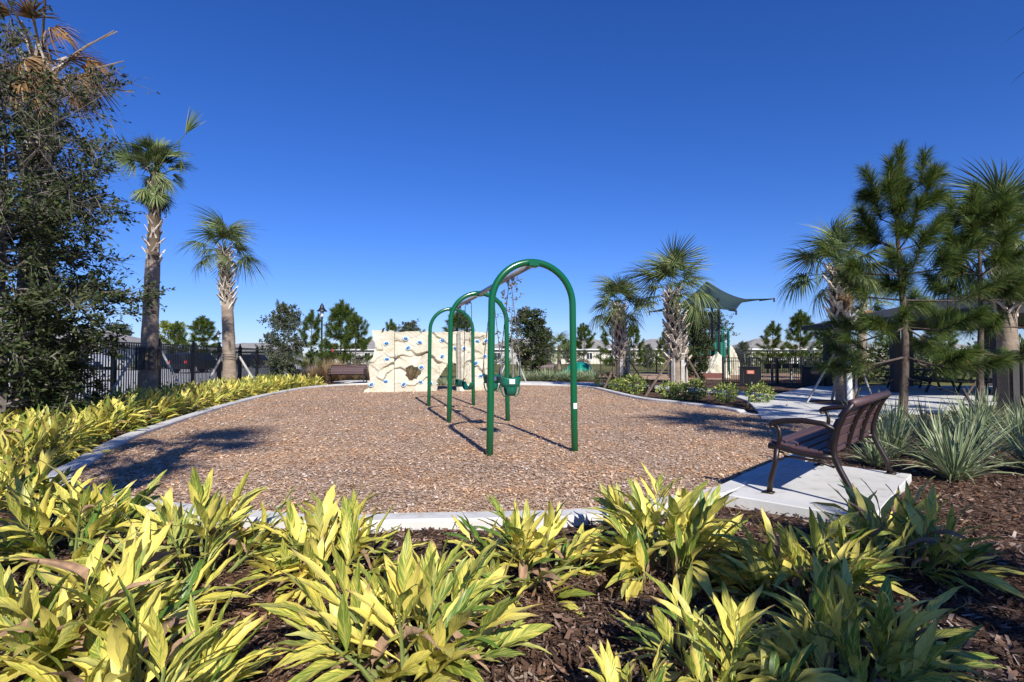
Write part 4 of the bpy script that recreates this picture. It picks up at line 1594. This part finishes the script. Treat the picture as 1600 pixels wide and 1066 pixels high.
# the left hedge of ginger: near ones with single leaves, far ones joined
LB = [p for p in KP if p.x < -4.9 and 6.2 < p.y < 24.5]
LB.sort(key=lambda p: p.y)
far_mesh = []
for i in range(4):
    lay, canes = ginger_layout(random.Random(400 + i), 1.12, 15, .2)
    parts = {}
    for m, v in lay:
        mm = np.array(m)
        vv = GL[v][0] @ mm[:3, :3].T + mm[:3, 3]
        parts.setdefault(GL[v][3], []).append((vv, GL[v][1], GL[v][2]))
    far_mesh.append([mesh('foliage', *[j for j in join(ps)[:2]], M[k], True, join(ps)[2]) for k, ps in parts.items()])
seed = 500
near_n = -1
ORD = 'first second third fourth fifth sixth seventh eighth ninth tenth eleventh twelfth'.split()
y = 6.3
while y < 24.2:
    k = min(LB, key=lambda p: abs(p.y - y))
    for row, off in enumerate((.62, 1.28, 1.95)):
        w = fence_x(y) + .35
        x = k.x - off - R.uniform(-.12, .12)
        yy = y + R.uniform(-.15, .15) + .22 * row
        if x < w:
            continue
        if min((Vector((x, yy, 0)) - p).length for p in (pA, pB, pC)) < .42:
            continue
        if abs(x / yy) > 1.12:
            continue
        seed += 1
        if yy < 8.2 and row < 2:
            near_n += 1
            ginger((x, yy, -.02), R.uniform(.92, 1.08), seed, ORD[near_n] + ' ginger plant of the left hedge counted from the camera, ' + ('kerb row' if row == 0 else 'fence row'), 11, .22, True, 'near left hedge ginger plants')
        else:
            t = thing('ginger_plant', 'yellow ginger plant in the long hedge before the left fence', 'plant', (x, yy, -.02), R.uniform(0, 6.28), 'far left hedge ginger plants', R.uniform(.82, 1.05))
            for me in far_mesh[seed % 4]:
                stuff(obj('foliage', me, t))
    y += .62


# ------------------------------------------------------------------ strap leaf clumps, shrubs, feather grass
def flax_mesh(seed, n, L, W):
    r = np.random.default_rng(seed)
    a = r.uniform(0, 2 * math.pi, n)
    e = np.radians(r.uniform(28, 88, n))
    rad = r.uniform(0, .10, n)
    base = np.stack([np.cos(a) * rad, np.sin(a) * rad, 0 * a], -1)
    a2 = a + r.normal(0, .35, n)
    d = np.stack([np.cos(a2) * np.cos(e), np.sin(a2) * np.cos(e), np.sin(e)], -1)
    V, q_, u = blades(base, d, L * r.uniform(.6, 1.1, n), W * r.uniform(.8, 1.2, n), r.uniform(.02, .5, n), 6, .45, lambda t: np.minimum(1, .6 + t * 2) * (1 - t ** 2.2) ** .8 + .02, r.normal(0, .3, n))
    return mesh('blades', V, q_, M['flax'], True, u)


FX = [flax_mesh(600 + i, 150, .82, .026) for i in range(3)]
FXS = [flax_mesh(610 + i, 90, .72, .034) for i in range(2)]
for i, (x, y, s, lab) in enumerate((
        (4.72, 5.85, 1.05, 'pale strap leaf clump standing free on mulch right of the bench'),
        (4.95, 7.15, .95, 'strap leaf clump right behind the bench backrest'),
        (4.35, 6.55, .55, 'low strap leaf tuft under the bench at its far leg'),
        (5.75, 5.95, 1.0, 'strap leaf clump cut by the right edge'),
        (5.6, 6.75, 1.0, 'dark strap leaf clump behind the free standing one'),
        (6.05, 7.9, 1.0, 'strap leaf clump at the foot of the tall pine, nearer side'),
        (7.2, 8.6, 1.0, 'strap leaf clump between the two pines in front'),
        (6.9, 7.4, 1.0, 'strap leaf clump near the right edge, second row'),
        (6.6, 9.4, .95, 'strap leaf clump left of the tall pine trunk'),
        (8.1, 9.6, 1.0, 'strap leaf clump between the two pines further back'),
        (8.3, 8.8, 1.0, 'strap leaf clump by the right edge before the palm'),
        (9.2, 10.6, 1.0, 'strap leaf clump beside the right pine trunk'),
        (9.4, 9.8, .9, 'strap leaf clump at right edge in the third row'),
        (5.85, 9.05, .85, 'strap leaf clump between bench end and ramp'))):
    t = thing('strap_leaf_plant', lab, 'plant', (x, y, -.02), i * 1.7, 'strap leaf clumps by the bench', s)
    stuff(obj('blades', FX[i % 3], t))
k = 0
for px in range(792, 935, 13):
    for row in range(2):
        x, _ = XZ(px + 6 * row + R.uniform(-4, 4), 590, 28.6 + 1.5 * row)
        t = thing('strap_leaf_plant', 'pale strap leaf plant in the far bed behind the swings', 'plant', (x, 29.3 + 1.2 * row + R.uniform(-.2, .2), -.03), R.uniform(0, 6), 'far strap leaf bed', R.uniform(.95, 1.3))
        stuff(obj('blades', FXS[k % 2], t))
        k += 1
for px, yv, lab in ((693, 24.0, 'strap leaf plant seen through the crawl opening, left one'), (708, 24.4, 'strap leaf plant seen through the crawl opening, middle one'), (722, 24.0, 'strap leaf plant seen through the crawl opening, right one')):
    pass


def shrub_mesh(seed, n, rad, h, leaf, lw, mat):
    r = np.random.default_rng(seed)
    u = r.normal(size=(n, 3))
    u /= np.linalg.norm(u, axis=1, keepdims=True)
    lob = 1 + .25 * np.sin(u[:, 0] * 6 + seed) * np.cos(u[:, 1] * 7) + r.normal(0, .08, n)
    rr = r.uniform(.35, 1.0, n) ** .5
    pos = u * (rr * lob)[:, None] * np.array([rad, rad, h * .5]) + np.array([0, 0, h * .52])
    V, q_ = leaf_quads(pos, leaf, lw, r, 0, u)
    mb = MB()
    for i in range(9):
        a = r.uniform(0, 6.28)
        mb.tube([(0, 0, -.05), (math.cos(a) * rad * .3, math.sin(a) * rad * .3, h * .35), (math.cos(a) * rad * .7, math.sin(a) * rad * .7, h * .75)], [.012, .008, .004], 4, caps=False)
    return mb.me('stems', M['oak_bark']), mesh('foliage', V, q_, M[mat])


SH = [shrub_mesh(700 + i, 520, .38, .62, .11, .05, 'shrub_leaf') for i in range(2)]
SHG = shrub_mesh(705, 620, .45, .68, .10, .045, 'oak_leaf')
for px, py, s, kind, lab in ((945, 607, 1.0, 2, 'dark green shrub at the left end of the palm bed'),
                             (965, 611, .8, 0, 'yellow green shrub below the shorter palm, left'),
                             (990, 614, 1.05, 0, 'yellow green shrub below the shorter palm, right'),
                             (978, 609, .9, 2, 'dark shrub behind the yellow ones below the shorter palm'),
                             (1012, 612, .7, 2, 'dark shrub between the two palms right of swings'),
                             (1046, 622, .85, 1, 'low yellow green shrub at the stout palm foot, left'),
                             (1062, 625, .8, 0, 'low yellow green shrub at the stout palm foot, middle'),
                             (1083, 625, 1.0, 1, 'yellow green shrub at the stout palm foot, right'),
                             (1134, 627, .85, 0, 'single yellow green shrub at the kerb before the black box'),
                             (1145, 619, .55, 2, 'small dark shrub behind the single kerb shrub'),
                             (1185, 630, .9, 1, 'rounded shrub at the kerb end beside the ramp'),
                             (1340, 600, .8, 2, 'dark shrub right of the black box by the pavilion post')):
    p = G(px, py)
    t = thing('shrub', lab, 'shrub', (p.x, p.y, -.03), px * .3, 'shrubs along the right kerb', s)
    st, fo = SHG if kind == 2 else SH[kind]
    obj('stems', st, t)
    stuff(obj('foliage', fo, t))


def feather_mesh(seed, n, L):
    r = np.random.default_rng(seed)
    a = r.uniform(0, 6.28, n)
    e = np.radians(r.uniform(35, 88, n))
    base = np.stack([np.cos(a) * r.uniform(0, .15, n), np.sin(a) * r.uniform(0, .15, n), 0 * a], -1)
    d = np.stack([np.cos(a) * np.cos(e), np.sin(a) * np.cos(e), np.sin(e)], -1)
    V, q_, _ = blades(base, d, L * r.uniform(.5, 1.1, n), .014, r.uniform(.05, .4, n), 4, .2)
    return mesh('blades', V, q_, M['muhly'], True)


MU = [feather_mesh(800 + i, 520, 1.35) for i in range(2)]
for i, (px, y, s, lab) in enumerate(((470, 27.6, .9, 'tan feather grass clump left of the left bench'), (490, 29.0, 1.05, 'tan feather grass clump behind the left bench end'),
                                     (512, 29.4, 1.1, 'tan feather grass clump behind the left bench seat'), (534, 29.6, 1.1, 'tan feather grass clump behind the bench middle'),
                                     (556, 29.8, 1.0, 'tan feather grass clump between left bench and wall'), (500, 30.8, 1.2, 'tan feather grass clump below the lamp post'),
                                     (523, 31.2, 1.2, 'tan feather grass clump below the tallest small pine'), (641, 24.2, 1.0, 'tan grass clump seen through the round wall hole'), (578, 30.4, 1.0, 'tan feather grass clump at the wall edge'))):
    x, _ = XZ(px, 580, y)
    t = thing('feather_grass', lab, 'grass clump', (x, y, -.04), i * 2.1, 'tan feather grasses', s)
    stuff(obj('blades', MU[i % 2], t))
for i, (px, yv) in enumerate(((690, 24.6), (706, 25.0), (722, 24.4))):
    x, _ = XZ(px, 590, yv)
    t = thing('strap_leaf_plant', ('leftmost', 'middle', 'rightmost')[i] + ' strap leaf plant behind the crawl opening of the wall', 'plant', (x, yv, -.02), i * 2.0, 'plants behind the crawl opening', .85)
    stuff(obj('blades', FXS[i % 2], t))


# ------------------------------------------------------------------ lamp posts, sign
def lamp(loc, label, h=4.5):
    t = thing('lamp_post', label, 'lamp post', loc, 0, 'black lamp posts')
    MB().lathe([(.16, 0), (.16, .12), (.11, .2), (.10, .7), (.075, .78), (.06, .85), (.048, h - .85), (.075, h - .83), (.075, h - .76)], 14).build('pole', M['lamp_black'], t, True)
    MB().lathe([(.07, h - .76), (.105, h - .66), (.115, h - .42), (.10, h - .36)], 14).build('globe', M['lamp_glass'], t, True)
    MB().lathe([(.31, h - .40), (.315, h - .38), (.20, h - .27), (.125, h - .14), (.105, h - .03), (.06, h + .03), (.03, h + .05), (.028, h + .10), (.004, h + .12)], 18).build('shade', M['lamp_black'], t, True)


x, _ = XZ(503, 500, 33)
lamp((x, 33, -.05), 'black bell shaded lamp post between the small pines')
x, _ = XZ(341, 530, 66)
lamp((x, 66, -.05), 'tiny far lamp post left of the palm by the fence')
x, z = XZ(520, 542, 52)
t = thing('yield_sign', 'small red and white triangular sign behind the left pines', 'sign', (x, 52, -.05))
MB().tube([(0, 0, 0), (0, 0, z + .3)], .03, 8).build('post', M['galv'], t)
tri = lambda s, y: [(-s, y, z + .5 * s + .05), (s, y, z + .5 * s + .05), (0, y, z - 1.2 * s + .05)]
MB().add(tri(.48, -.04) + tri(.48, -.06), [(0, 1, 2), (5, 4, 3), (0, 3, 4, 1), (1, 4, 5, 2), (2, 5, 3, 0)]).build('sign_plate', M['red'], t)
MB().add(tri(.27, -.062) + tri(.27, -.068), [(0, 1, 2), (5, 4, 3), (0, 3, 4, 1), (1, 4, 5, 2), (2, 5, 3, 0)]).build('sign_face', M['trim'], t)

# leaning green plant stake at the left edge
b = G(26, 922)
tag(MB().tube([(b.x, b.y, -.05), (b.x - .30, b.y - .05, .55)], .011, 8).build('plant_stake', M['hose'], None, True), 'thin dark green stake leaning at the lower left edge', 'stake')


# ------------------------------------------------------------------ black boxes, grills
for px, y, lab in ((1172, 24.2, 'black box with orange label in front of the low fence, left'), (1271, 23.9, 'black box with orange label beside the pavilion post')):
    x, _ = XZ(px, 590, y)
    t = thing('utility_box', lab, 'box', (x, y, 0), -.62, 'black boxes with orange labels')
    MB().box((0, 0, .40), (.74, .74, .80), None, .02).build('body', M['black_box'], t)
    MB().box((0, 0, .83), (.78, .78, .05), None, .012).build('lid', M['black_box'], t)
    lb = MB().box((.10, -.374, .62), (.30, .008, .15)).build('label_plate', M['orange'], t)
    for k in range(3):
        MB().box((.10, -.380, .66 - .04 * k), (.22, .004, .014)).build('text_line', M['trim'], lb)
    MB().box((-.2, -.374, .35), (.02, .012, .5)).build('door_seam', M['strap'], t)
for px, y, lab in ((1207, 26.6, 'park grill on grey post, left of the two'), (1236, 27.4, 'park grill on grey post, right of the two')):
    x, _ = XZ(px, 590, y)
    t = thing('park_grill', lab, 'grill', (x, y, -.03), .3, 'park grills by the low fence')
    MB().tube([(0, 0, -.05), (0, 0, .72)], .055, 10).build('post', M['galv'], t)
    mb = MB()
    mb.box((0, 0, .75), (.62, .42, .03)).box((-.30, 0, .87), (.02, .42, .24)).box((.30, 0, .87), (.02, .42, .24)).box((0, .20, .87), (.58, .02, .24))
    mb.build('fire_box', M['black_box'], t)
    mb = MB()
    for k in range(9):
        mb.box((-.24 + .06 * k, -.01, .93), (.012, .40, .012))
    mb.build('grate', M['black_box'], t)


# ------------------------------------------------------------------ shade sail and play structure
YS = 38.0
t = thing('shade_sail', 'dark green pointed shade sail on thin dark posts over the play deck', 'shade sail', (0, 0, 0))


def pt(px, py, y):
    x, z = XZ(px, py, y)
    return Vector((x, y, z))


peak = pt(1104, 440, YS)
cor = [pt(1017, 487, YS - .8), pt(1149, 486, YS - 4.2), pt(1207, 467, YS + .3), pt(1092, 478, YS + 4.0)]
vs, fs = [], []
N = 14
for s in range(4):
    a, b = cor[s], cor[(s + 1) % 4]
    n0 = len(vs)
    for i in range(N + 1):
        for j in range(N + 1):
            u, v = i / N, j / N
            e = a.lerp(b, v)
            mid = (a + b) / 2
            pull = math.sin(math.pi * v)
            e = e.lerp(peak, .20 * pull) + Vector((0, 0, -.12 * pull))
            p = peak.lerp(e, u)
            p.z -= 1.0 * math.sin(math.pi * u) * (.55 + .2 * pull)
            vs.append(p)
    for i in range(N):
        for j in range(N):
            q0 = n0 + i * (N + 1) + j
            fs.append((q0, q0 + 1, q0 + N + 2, q0 + N + 1))
sl = MB().add(vs, fs).build('canopy', M['sail'], t, True)
md = sl.modifiers.new('thickness', 'SOLIDIFY')
md.thickness = .02
for c in cor:
    d = (c - peak)
    d.normalize()
    inn = peak.lerp(c, .80) - Vector((0, 0, .62 * math.sin(math.pi * .8)))
    mb = MB().tube([inn, c + (c - inn).normalized() * .12], .05, 8)
    mb.bar(c + d * .12 + Vector((0, 0, -.20)), c + d * .12 + Vector((0, 0, .10)), .09)
    mb.build('arm', M['lamp_black'], t)
for px, top, y in ((1082, 478, YS + 1.2), (1091.5, 478, YS + 2.2), (1112, 466, YS - 1.2), (1122.5, 466, YS - 1.9)):
    p = pt(px, top, y)
    MB().tube([(p.x, p.y, -.1), (p.x, p.y, p.z)], .085, 10).build('post', M['lamp_black'], t)
t = thing('play_structure', 'green and brown play deck under the shade sail', 'play structure', (0, 0, 0))
dk = pt(1108, 556, YS + .2)
MB().box((dk.x, YS + .6, 1.30), (2.3, 2.2, .10)).build('deck', M['brown_paint'], t)
for k in range(5):
    MB().box((dk.x - .35, YS - .7 - .26 * k, 1.12 - .23 * k), (1.15, .30, .06)).build('step', M['brown_paint'], t)
for k, s in ((-.98, 0), (.28, 0)):
    MB().bar((dk.x + k, YS - .5, 1.3), (dk.x + k, YS - 1.95, .05), .06, .28).build('stair_side', M['brown_paint'], t)
for dx, dy in ((-1.1, -.4), (1.1, -.4), (-1.1, 1.6), (1.1, 1.6)):
    MB().tube([(dk.x + dx, YS + dy, -.1), (dk.x + dx, YS + dy, 3.1)], .06, 10).build('post', M['teal_plastic'], t)
for px, w, z0, z1, y in ((1098, .7, 1.4, 2.6, YS + .3), (1113, .55, 1.4, 2.4, YS - .2), (1125, .75, .9, 2.3, YS - .6)):
    p = pt(px, 540, y)
    MB().box((p.x, p.y, (z0 + z1) / 2), (w, .06, z1 - z0), None, .02).build('panel', M['teal_plastic'], t)
for px0, px1, top, y in ((1120, 1130.5, 506, YS - 1.0), (1128, 1139, 513, YS - .6)):
    a, b = pt(px0, top, y), pt(px1, top, y)
    MB().tube([(a.x, y, .9), (a.x, y, a.z - .18), (a.x + .05, y, a.z - .05), (a.x + .18, y, a.z), (b.x - .18, y, a.z), (b.x - .05, y, a.z - .06), (b.x, y, a.z - .2), (b.x, y, .0)], .035, 8).build('hand_rail', M['teal_plastic'], t, True)


def boulder(px, py_base, y, w, h, seed, label):
    r = np.random.default_rng(seed)
    x, _ = XZ(px, py_base, y)
    n, m = 72, 34
    vs, fs = [], []
    az = np.arange(11) * 2 * math.pi / 11 + r.uniform(-.2, .2, 11)
    el = r.uniform(.25, .75, 11)
    ctr = np.stack([np.cos(az) * np.cos(el), np.sin(az) * np.cos(el), np.sin(el)], -1)
    off = r.uniform(.60, .80, 11)
    for i in range(m + 1):
        t_ = math.pi * .5 * i / m
        for j in range(n):
            a = 2 * math.pi * j / n
            d = np.array([math.cos(a) * math.cos(t_), math.sin(a) * math.cos(t_), math.sin(t_)])
            dd = off / np.maximum(.05, ctr @ d)
            k = min(1.3, dd.min())
            k += .045 * math.sin(9 * d[0] + 7 * d[2] + seed) * math.cos(8 * d[1]) + .03 * math.sin(23 * d[0] - 17 * d[2]) * math.sin(21 * d[1] + 5) + (.03 if math.sin(5 * d[0] + 11 * d[2]) > .3 else 0)
            vs.append((d[0] * w / 2 * k + .10 * w * d[2], d[1] * w * .42 * k, d[2] * h * k))
    for i in range(m):
        for j in range(n):
            fs.append((i * n + j, i * n + (j + 1) % n, (i + 1) * n + (j + 1) % n, (i + 1) * n + j))
    return tag(MB().add(vs, fs).build('climbing_boulder', M['rock'], None, False, loc=(x, y, -.03)), label, 'boulder', 'cream climbing boulders')


boulder(1114, 587, 34.5, 2.05, 1.55, 4, 'large cream pointed boulder in front of the play deck')
boulder(1141, 572, 39.5, 1.7, 1.85, 9, 'cream boulder half hidden behind the large pointed one')
# low brown timber edge left of the boulder
struct(MB().box((11.4, 33.6, .12), (3.4, .16, .34), None, .02).build('timber_edge', M['brown_paint']))


# the green moulded crawl mound
def mound():
    x, _ = XZ(903, 570, 36)
    t = thing('crawl_mound', 'shiny green moulded plastic crawl mound behind the right swing post', 'play mound', (x, 36, -.03))
    n, m = 36, 12
    vs, fs = [], []
    for i in range(m + 1):
        t_ = math.pi * .5 * i / m
        for j in range(n):
            a = 2 * math.pi * j / n
            flare = 1 + .10 * math.cos(4 * a) + .05 * math.cos(8 * a)
            rr = math.cos(t_) ** .75 * flare * (1 + .25 * (1 - math.sin(t_)) ** 3)
            vs.append((.88 * rr * math.cos(a) + .12 * math.sin(t_), .75 * rr * math.sin(a), .98 * math.sin(t_) ** 1.15))
    for i in range(m):
        for j in range(n):
            fs.append((i * n + j, i * n + (j + 1) % n, (i + 1) * n + (j + 1) % n, (i + 1) * n + j))
    MB().add(vs, fs).build('shell', M['teal_slide'], t, True)
    MB().tube([(.35 * math.cos(a) + .28, -.70 + .22 * math.sin(a), .52 * math.sin(a)) for a in [math.pi * i / 12 for i in range(13)]], .05, 8).build('entrance_rim', M['teal_slide'], t, True)
    vs = [(.63 * 1, -.72, 0)]
    MB().tube([(-.85, -.3, .16), (-1.15, -.42, .10), (-1.4, -.5, .14)], [.28, .24, .10], 12).build('slide_foot', M['teal_slide'], t, True)


mound()

# ------------------------------------------------------------------ pavilion
t = thing('pavilion', 'open picnic pavilion with dark hipped roof on dark posts', 'pavilion', (0, 0, 0))
x0, x1_, y0, y1_ = 12.75, 21.0, 14.3, 23.9
ez, rz = 2.62, 3.65
xc, yc = (x0 + x1_) / 2, (y0 + y1_) / 2
rid = [(xc, yc - .9, rz), (xc, yc + .9, rz)]
vs = [(x0, y0, ez), (x1_, y0, ez), (x1_, y1_, ez), (x0, y1_, ez)] + rid
rf = MB().add(vs, [(0, 1, 4), (1, 2, 5, 4), (2, 3, 5), (3, 0, 4, 5)]).build('roof', M['roof_dark'], t)
mb = MB()
for a, b in (((x0, y0), (x1_, y0)), ((x1_, y0), (x1_, y1_)), ((x1_, y1_), (x0, y1_)), ((x0, y1_), (x0, y0))):
    mb.bar((*a, ez - .08), (*b, ez - .08), .05, .19)
mb.build('fascia', M['post_dark'], rf)
MB().add([(x0 + .04, y0 + .04, ez - .05), (x1_ - .04, y0 + .04, ez - .05), (x1_ - .04, y1_ - .04, ez - .05), (x0 + .04, y1_ - .04, ez - .05)], [(3, 2, 1, 0)]).build('ceiling', M['post_dark'], t)
for px_, py_ in ((13.45, 15.0), (13.45, 19.1), (13.45, 23.2), (16.9, 15.0), (16.9, 23.2), (20.3, 15.0), (20.3, 19.1), (20.3, 23.2)):
    MB().box((px_, py_, ez / 2 - .05), (.24, .24, ez + .02), None, .01).build('post', M['post_dark'], t)


def picnic(loc, rz_, label):
    t = thing('picnic_table', label, 'picnic table', loc, rz_, 'picnic tables under the pavilion')
    for k in range(4):
        MB().box((0, -.30 + .20 * k, .76), (1.8, .18, .04), None, .006).build('top_slat', M['post_dark'], t)
    for s in (-1, 1):
        MB().box((0, s * .72, .45), (1.8, .26, .04), None, .006).build('bench_plank', M['post_dark'], t)
        MB().bar((s * .6, -.8, .42), (s * .6, .8, .42), .05, .08).build('cross_bar', M['post_dark'], t)
        for e in (-1, 1):
            MB().bar((s * .6, e * .25, .74), (s * .6, e * .62, 0), .06, .05).build('leg', M['post_dark'], t)


picnic((15.2, 18.6, .04), .1, 'dark picnic table under the pavilion, left one')
picnic((15.6, 21.2, .04), -.1, 'dark picnic table under the pavilion, far one')
picnic((18.0, 19.0, .04), .05, 'dark picnic table under the pavilion, right one')


# ------------------------------------------------------------------ houses and cars far off
def house(cx, y, w, dep, label, wall_m='house_wall', wh=2.9, rh=2.1, seed=0):
    q = random.Random(seed)
    t = thing('house', label, 'house', (cx, y, -.06), 0, 'single storey houses beyond the fences')
    MB().box((0, 0, wh / 2), (w, dep, wh)).build('wall', M[wall_m], t)
    o = .5
    hr = min(w, dep) * .5
    vs = [(-w / 2 - o, -dep / 2 - o, wh), (w / 2 + o, -dep / 2 - o, wh), (w / 2 + o, dep / 2 + o, wh), (-w / 2 - o, dep / 2 + o, wh),
          (-w / 2 + hr * .9, 0, wh + rh), (w / 2 - hr * .9, 0, wh + rh)]
    rf = MB().add(vs, [(0, 1, 5, 4), (1, 2, 5), (2, 3, 4, 5), (3, 0, 4), (3, 2, 1, 0)]).build('roof', M['roof_grey'], t)
    MB().bar((-w / 2 - o, -dep / 2 - o - .03, wh - .09), (w / 2 + o, -dep / 2 - o - .03, wh - .09), .05, .2).build('fascia', M['trim'], rf)
    n = max(2, int(w / 3.6))
    for i in range(n):
        x = -w / 2 + w * (i + .5) / n
        if i == n - 1 and seed % 2:
            MB().box((x, -dep / 2 - .03, 1.1), (2.0, .06, 2.2)).build('garage_door', M['trim'], t)
            continue
        wn_ = MB().box((x, -dep / 2 - .02, 1.55), (1.25, .05, 1.35)).build('window', M['trim'], t)
        for s in (-1, 1):
            MB().box((x + s * .29, -dep / 2 - .05, 1.55), (.5, .03, 1.18)).build('pane', M['window_glass'], wn_)
    return t


for i, (px, w, y, lab) in enumerate(((812, 13, 108, 'cream house straight behind the far bench, left part'), (915, 14, 112, 'cream house behind the right swing post'),
                                     (1025, 12, 110, 'cream house between the two palms right of the swings'), (1195, 13, 108, 'cream house behind the grills and low fence'),
                                     (1300, 13, 106, 'cream house behind the left pavilion post'), (700, 12, 112, 'cream house hidden mostly by the climbing wall'),
                                     (585, 13, 114, 'cream house at the left end of the back fence'), (1430, 14, 104, 'cream house seen through the pavilion'))):
    house((px - 800) / F * y, y, w, 11, lab, 'house_wall' if i % 3 else 'house_wall_grey', seed=i)
house((128 - 800) / F * 62, 62, 12.5, 11, 'grey roofed house behind the left fence and dark tree', 'house_wall_grey', 2.7, 2.0, seed=11)
house((10 - 800) / F * 66, 66, 13, 11, 'grey roofed house furthest left behind the dark tree', 'house_wall_grey', 2.7, 2.1, seed=12)
house((400 - 800) / F * 118, 118, 16, 11, 'low far house right of the palm by the fence', 'house_wall_grey', 2.7, 1.7, seed=13)


def car(loc, rz_, mat, label, suv=True):
    t = thing('parked_car', label, 'car', loc, rz_, 'cars in the lot behind the left fence')
    L, W, H = 4.6, 1.84, (1.68 if suv else 1.45)
    side = [(-2.3, .35), (-2.28, .80), (-2.2, .98), (-1.9, H - .12), (-1.5, H), (.45, H - .02), (1.05, 1.02), (2.05, .90), (2.28, .72), (2.3, .35)]
    n = len(side)
    vs = []
    for s in (-1, 1):
        for x, z in side:
            k = 1 if z < 1.03 else .84
            vs.append((x, s * W / 2 * k, z))
    fs = [tuple(range(n))[::-1], tuple(range(n, 2 * n))] + [(i, (i + 1) % n, n + (i + 1) % n, n + i) for i in range(n)]
    MB().add(vs, fs).build('body', M[mat], t)
    for s in (-1, 1):
        vs = [(-1.75, s * (W / 2 * .905), 1.08), (.75, s * (W / 2 * .905), 1.08), (.35, s * (W / 2 * .85), H - .12), (-1.5, s * (W / 2 * .85), H - .12)]
        vs = vs + [(x, y + s * .02, z) for x, y, z in vs]
        MB().add(vs, [(0, 1, 2, 3), (7, 6, 5, 4), (0, 4, 5, 1), (1, 5, 6, 2), (2, 6, 7, 3), (3, 7, 4, 0)]).build('side_window', M['window_glass'], t)
        for x in (-1.45, 1.45):
            wv = MB().tube([(x, s * W / 2 * .80, .34), (x, s * (W / 2 + .01), .34)], .34, 18).build('wheel', M['tyre'], t)
            MB().tube([(x, s * (W / 2 + .005), .34), (x, s * (W / 2 + .02), .34)], .21, 14).build('rim', M['galv'], wv)
        MB().box((2.27, s * .66, .72), (.08, .36, .14), None, .02).build('headlight', M['lamp_glass'], t)
        MB().box((-2.26, s * .74, .92), (.08, .18, .22), None, .02).build('tail_light', M['red'], t)
    MB().add([(.50, -.72, H - .06), (.50, .72, H - .06), (1.03, .78, 1.07), (1.03, -.78, 1.07), (.54, -.72, H - .03), (.54, .72, H - .03), (1.07, .78, 1.10), (1.07, -.78, 1.10)],
             [(0, 1, 2, 3), (7, 6, 5, 4), (0, 4, 5, 1), (1, 5, 6, 2), (2, 6, 7, 3), (3, 7, 4, 0)]).build('windscreen', M['window_glass'], t)


for px, y, rz_, m, lab in ((402, 70, .1, 'car_black', 'black car behind the fence right of the second palm'), (276, 62, .05, 'car_blue', 'dark blue car behind the fence right of the first palm'),
                           (310, 46, 1.4, 'car_black', 'black car end on behind the fence between the palms'), (110, 50, .1, 'car_blue', 'dark blue car glimpsed under the left tree'), (180, 56, -.1, 'car_silver', 'silver car behind the fence left of the first palm')):
    car(((px - 800) / F * y, y, -.05), rz_, m, lab)


# ------------------------------------------------------------------ bushes beyond the back fence and the pavilion
BU = [shrub_mesh(720 + i, 900, 1.5, 2.2, .30, .15, ('oak_leaf', 'oak_grey', 'lime_leaf')[i]) for i in range(3)]
for i in range(24):
    px = 560 + i * 33 + R.uniform(-12, 12)
    y = R.uniform(56, 96)
    t = thing('bush', 'leafy bush in the row between the back fence and the far houses', 'bush', ((px - 800) / F * y, y, -.1), R.uniform(0, 6), 'bushes beyond the back fence', R.uniform(.5, 1.05))
    st, fo = BU[(0, 1, 0, 1, 2)[i % 5]]
    obj('stems', st, t)
    stuff(obj('foliage', fo, t))
for i in range(12):
    y = R.uniform(26, 31)
    x = 16.5 + i * 1.2
    t = thing('bush', 'dark bush in the screen behind the pavilion', 'bush', (x, y, -.1), R.uniform(0, 6), 'dark bushes behind the pavilion', R.uniform(.6, 1.0))
    st, fo = BU[i % 2]
    obj('stems', st, t)
    stuff(obj('foliage', fo, t))
for i in range(12):
    y = 47 + R.uniform(0, 25)
    px = 20 + i * 38 + R.uniform(-10, 10)
    t = thing('bush', 'low bush at the edge of the car park beyond the left fence', 'bush', ((px - 800) / F * y, y, -.1), R.uniform(0, 6), 'bushes beyond the left fence', R.uniform(.35, .6))
    st, fo = BU[i % 2]
    obj('stems', st, t)
    stuff(obj('foliage', fo, t))


# ------------------------------------------------------------------ far woods on the horizon
def woods():
    r = np.random.default_rng(900)
    P = []
    for x in np.arange(-260, 260, 4.2):
        y = r.uniform(150, 200)
        h = r.uniform(2.5, 6.5)
        n = 110
        u = r.normal(size=(n, 3))
        u /= np.linalg.norm(u, axis=1, keepdims=True)
        P.append(u * r.uniform(.4, 1, (n, 1)) * np.array([r.uniform(3, 5), 2.5, h * .5]) + np.array([x * 1.0 + r.uniform(-2, 2), y, h * .5]))
    P = np.concatenate(P)
    V, q_ = leaf_quads(P, 1.1, .8, r, .2)
    o = obj('distant_woods', mesh('distant_woods', V, q_, M['oak_leaf']))
    stuff(o)
    tag(o, 'low band of distant dark trees along the horizon', 'woods')


woods()

# tree behind the camera whose broken shade falls on the right foreground
shade = oak_mesh(121, 5.6, 1.6, 1.25, 34, 6, 5, 6, .13, .07, 'oak_leaf', .10, .0)
small = oak_mesh(122, 4.0, 2.0, .50, 20, 6, 5, 6, .12, .065, 'oak_leaf', .05, .0)
tree('oak_tree', small, (2.75, -2.25, 0), 'young slender oak behind the viewer shading the bottom right plant', rotz=.2)
tree('oak_tree', shade, (4.75, -3.6, 0), 'oak behind the viewer shading the lower right plants', rotz=.5)
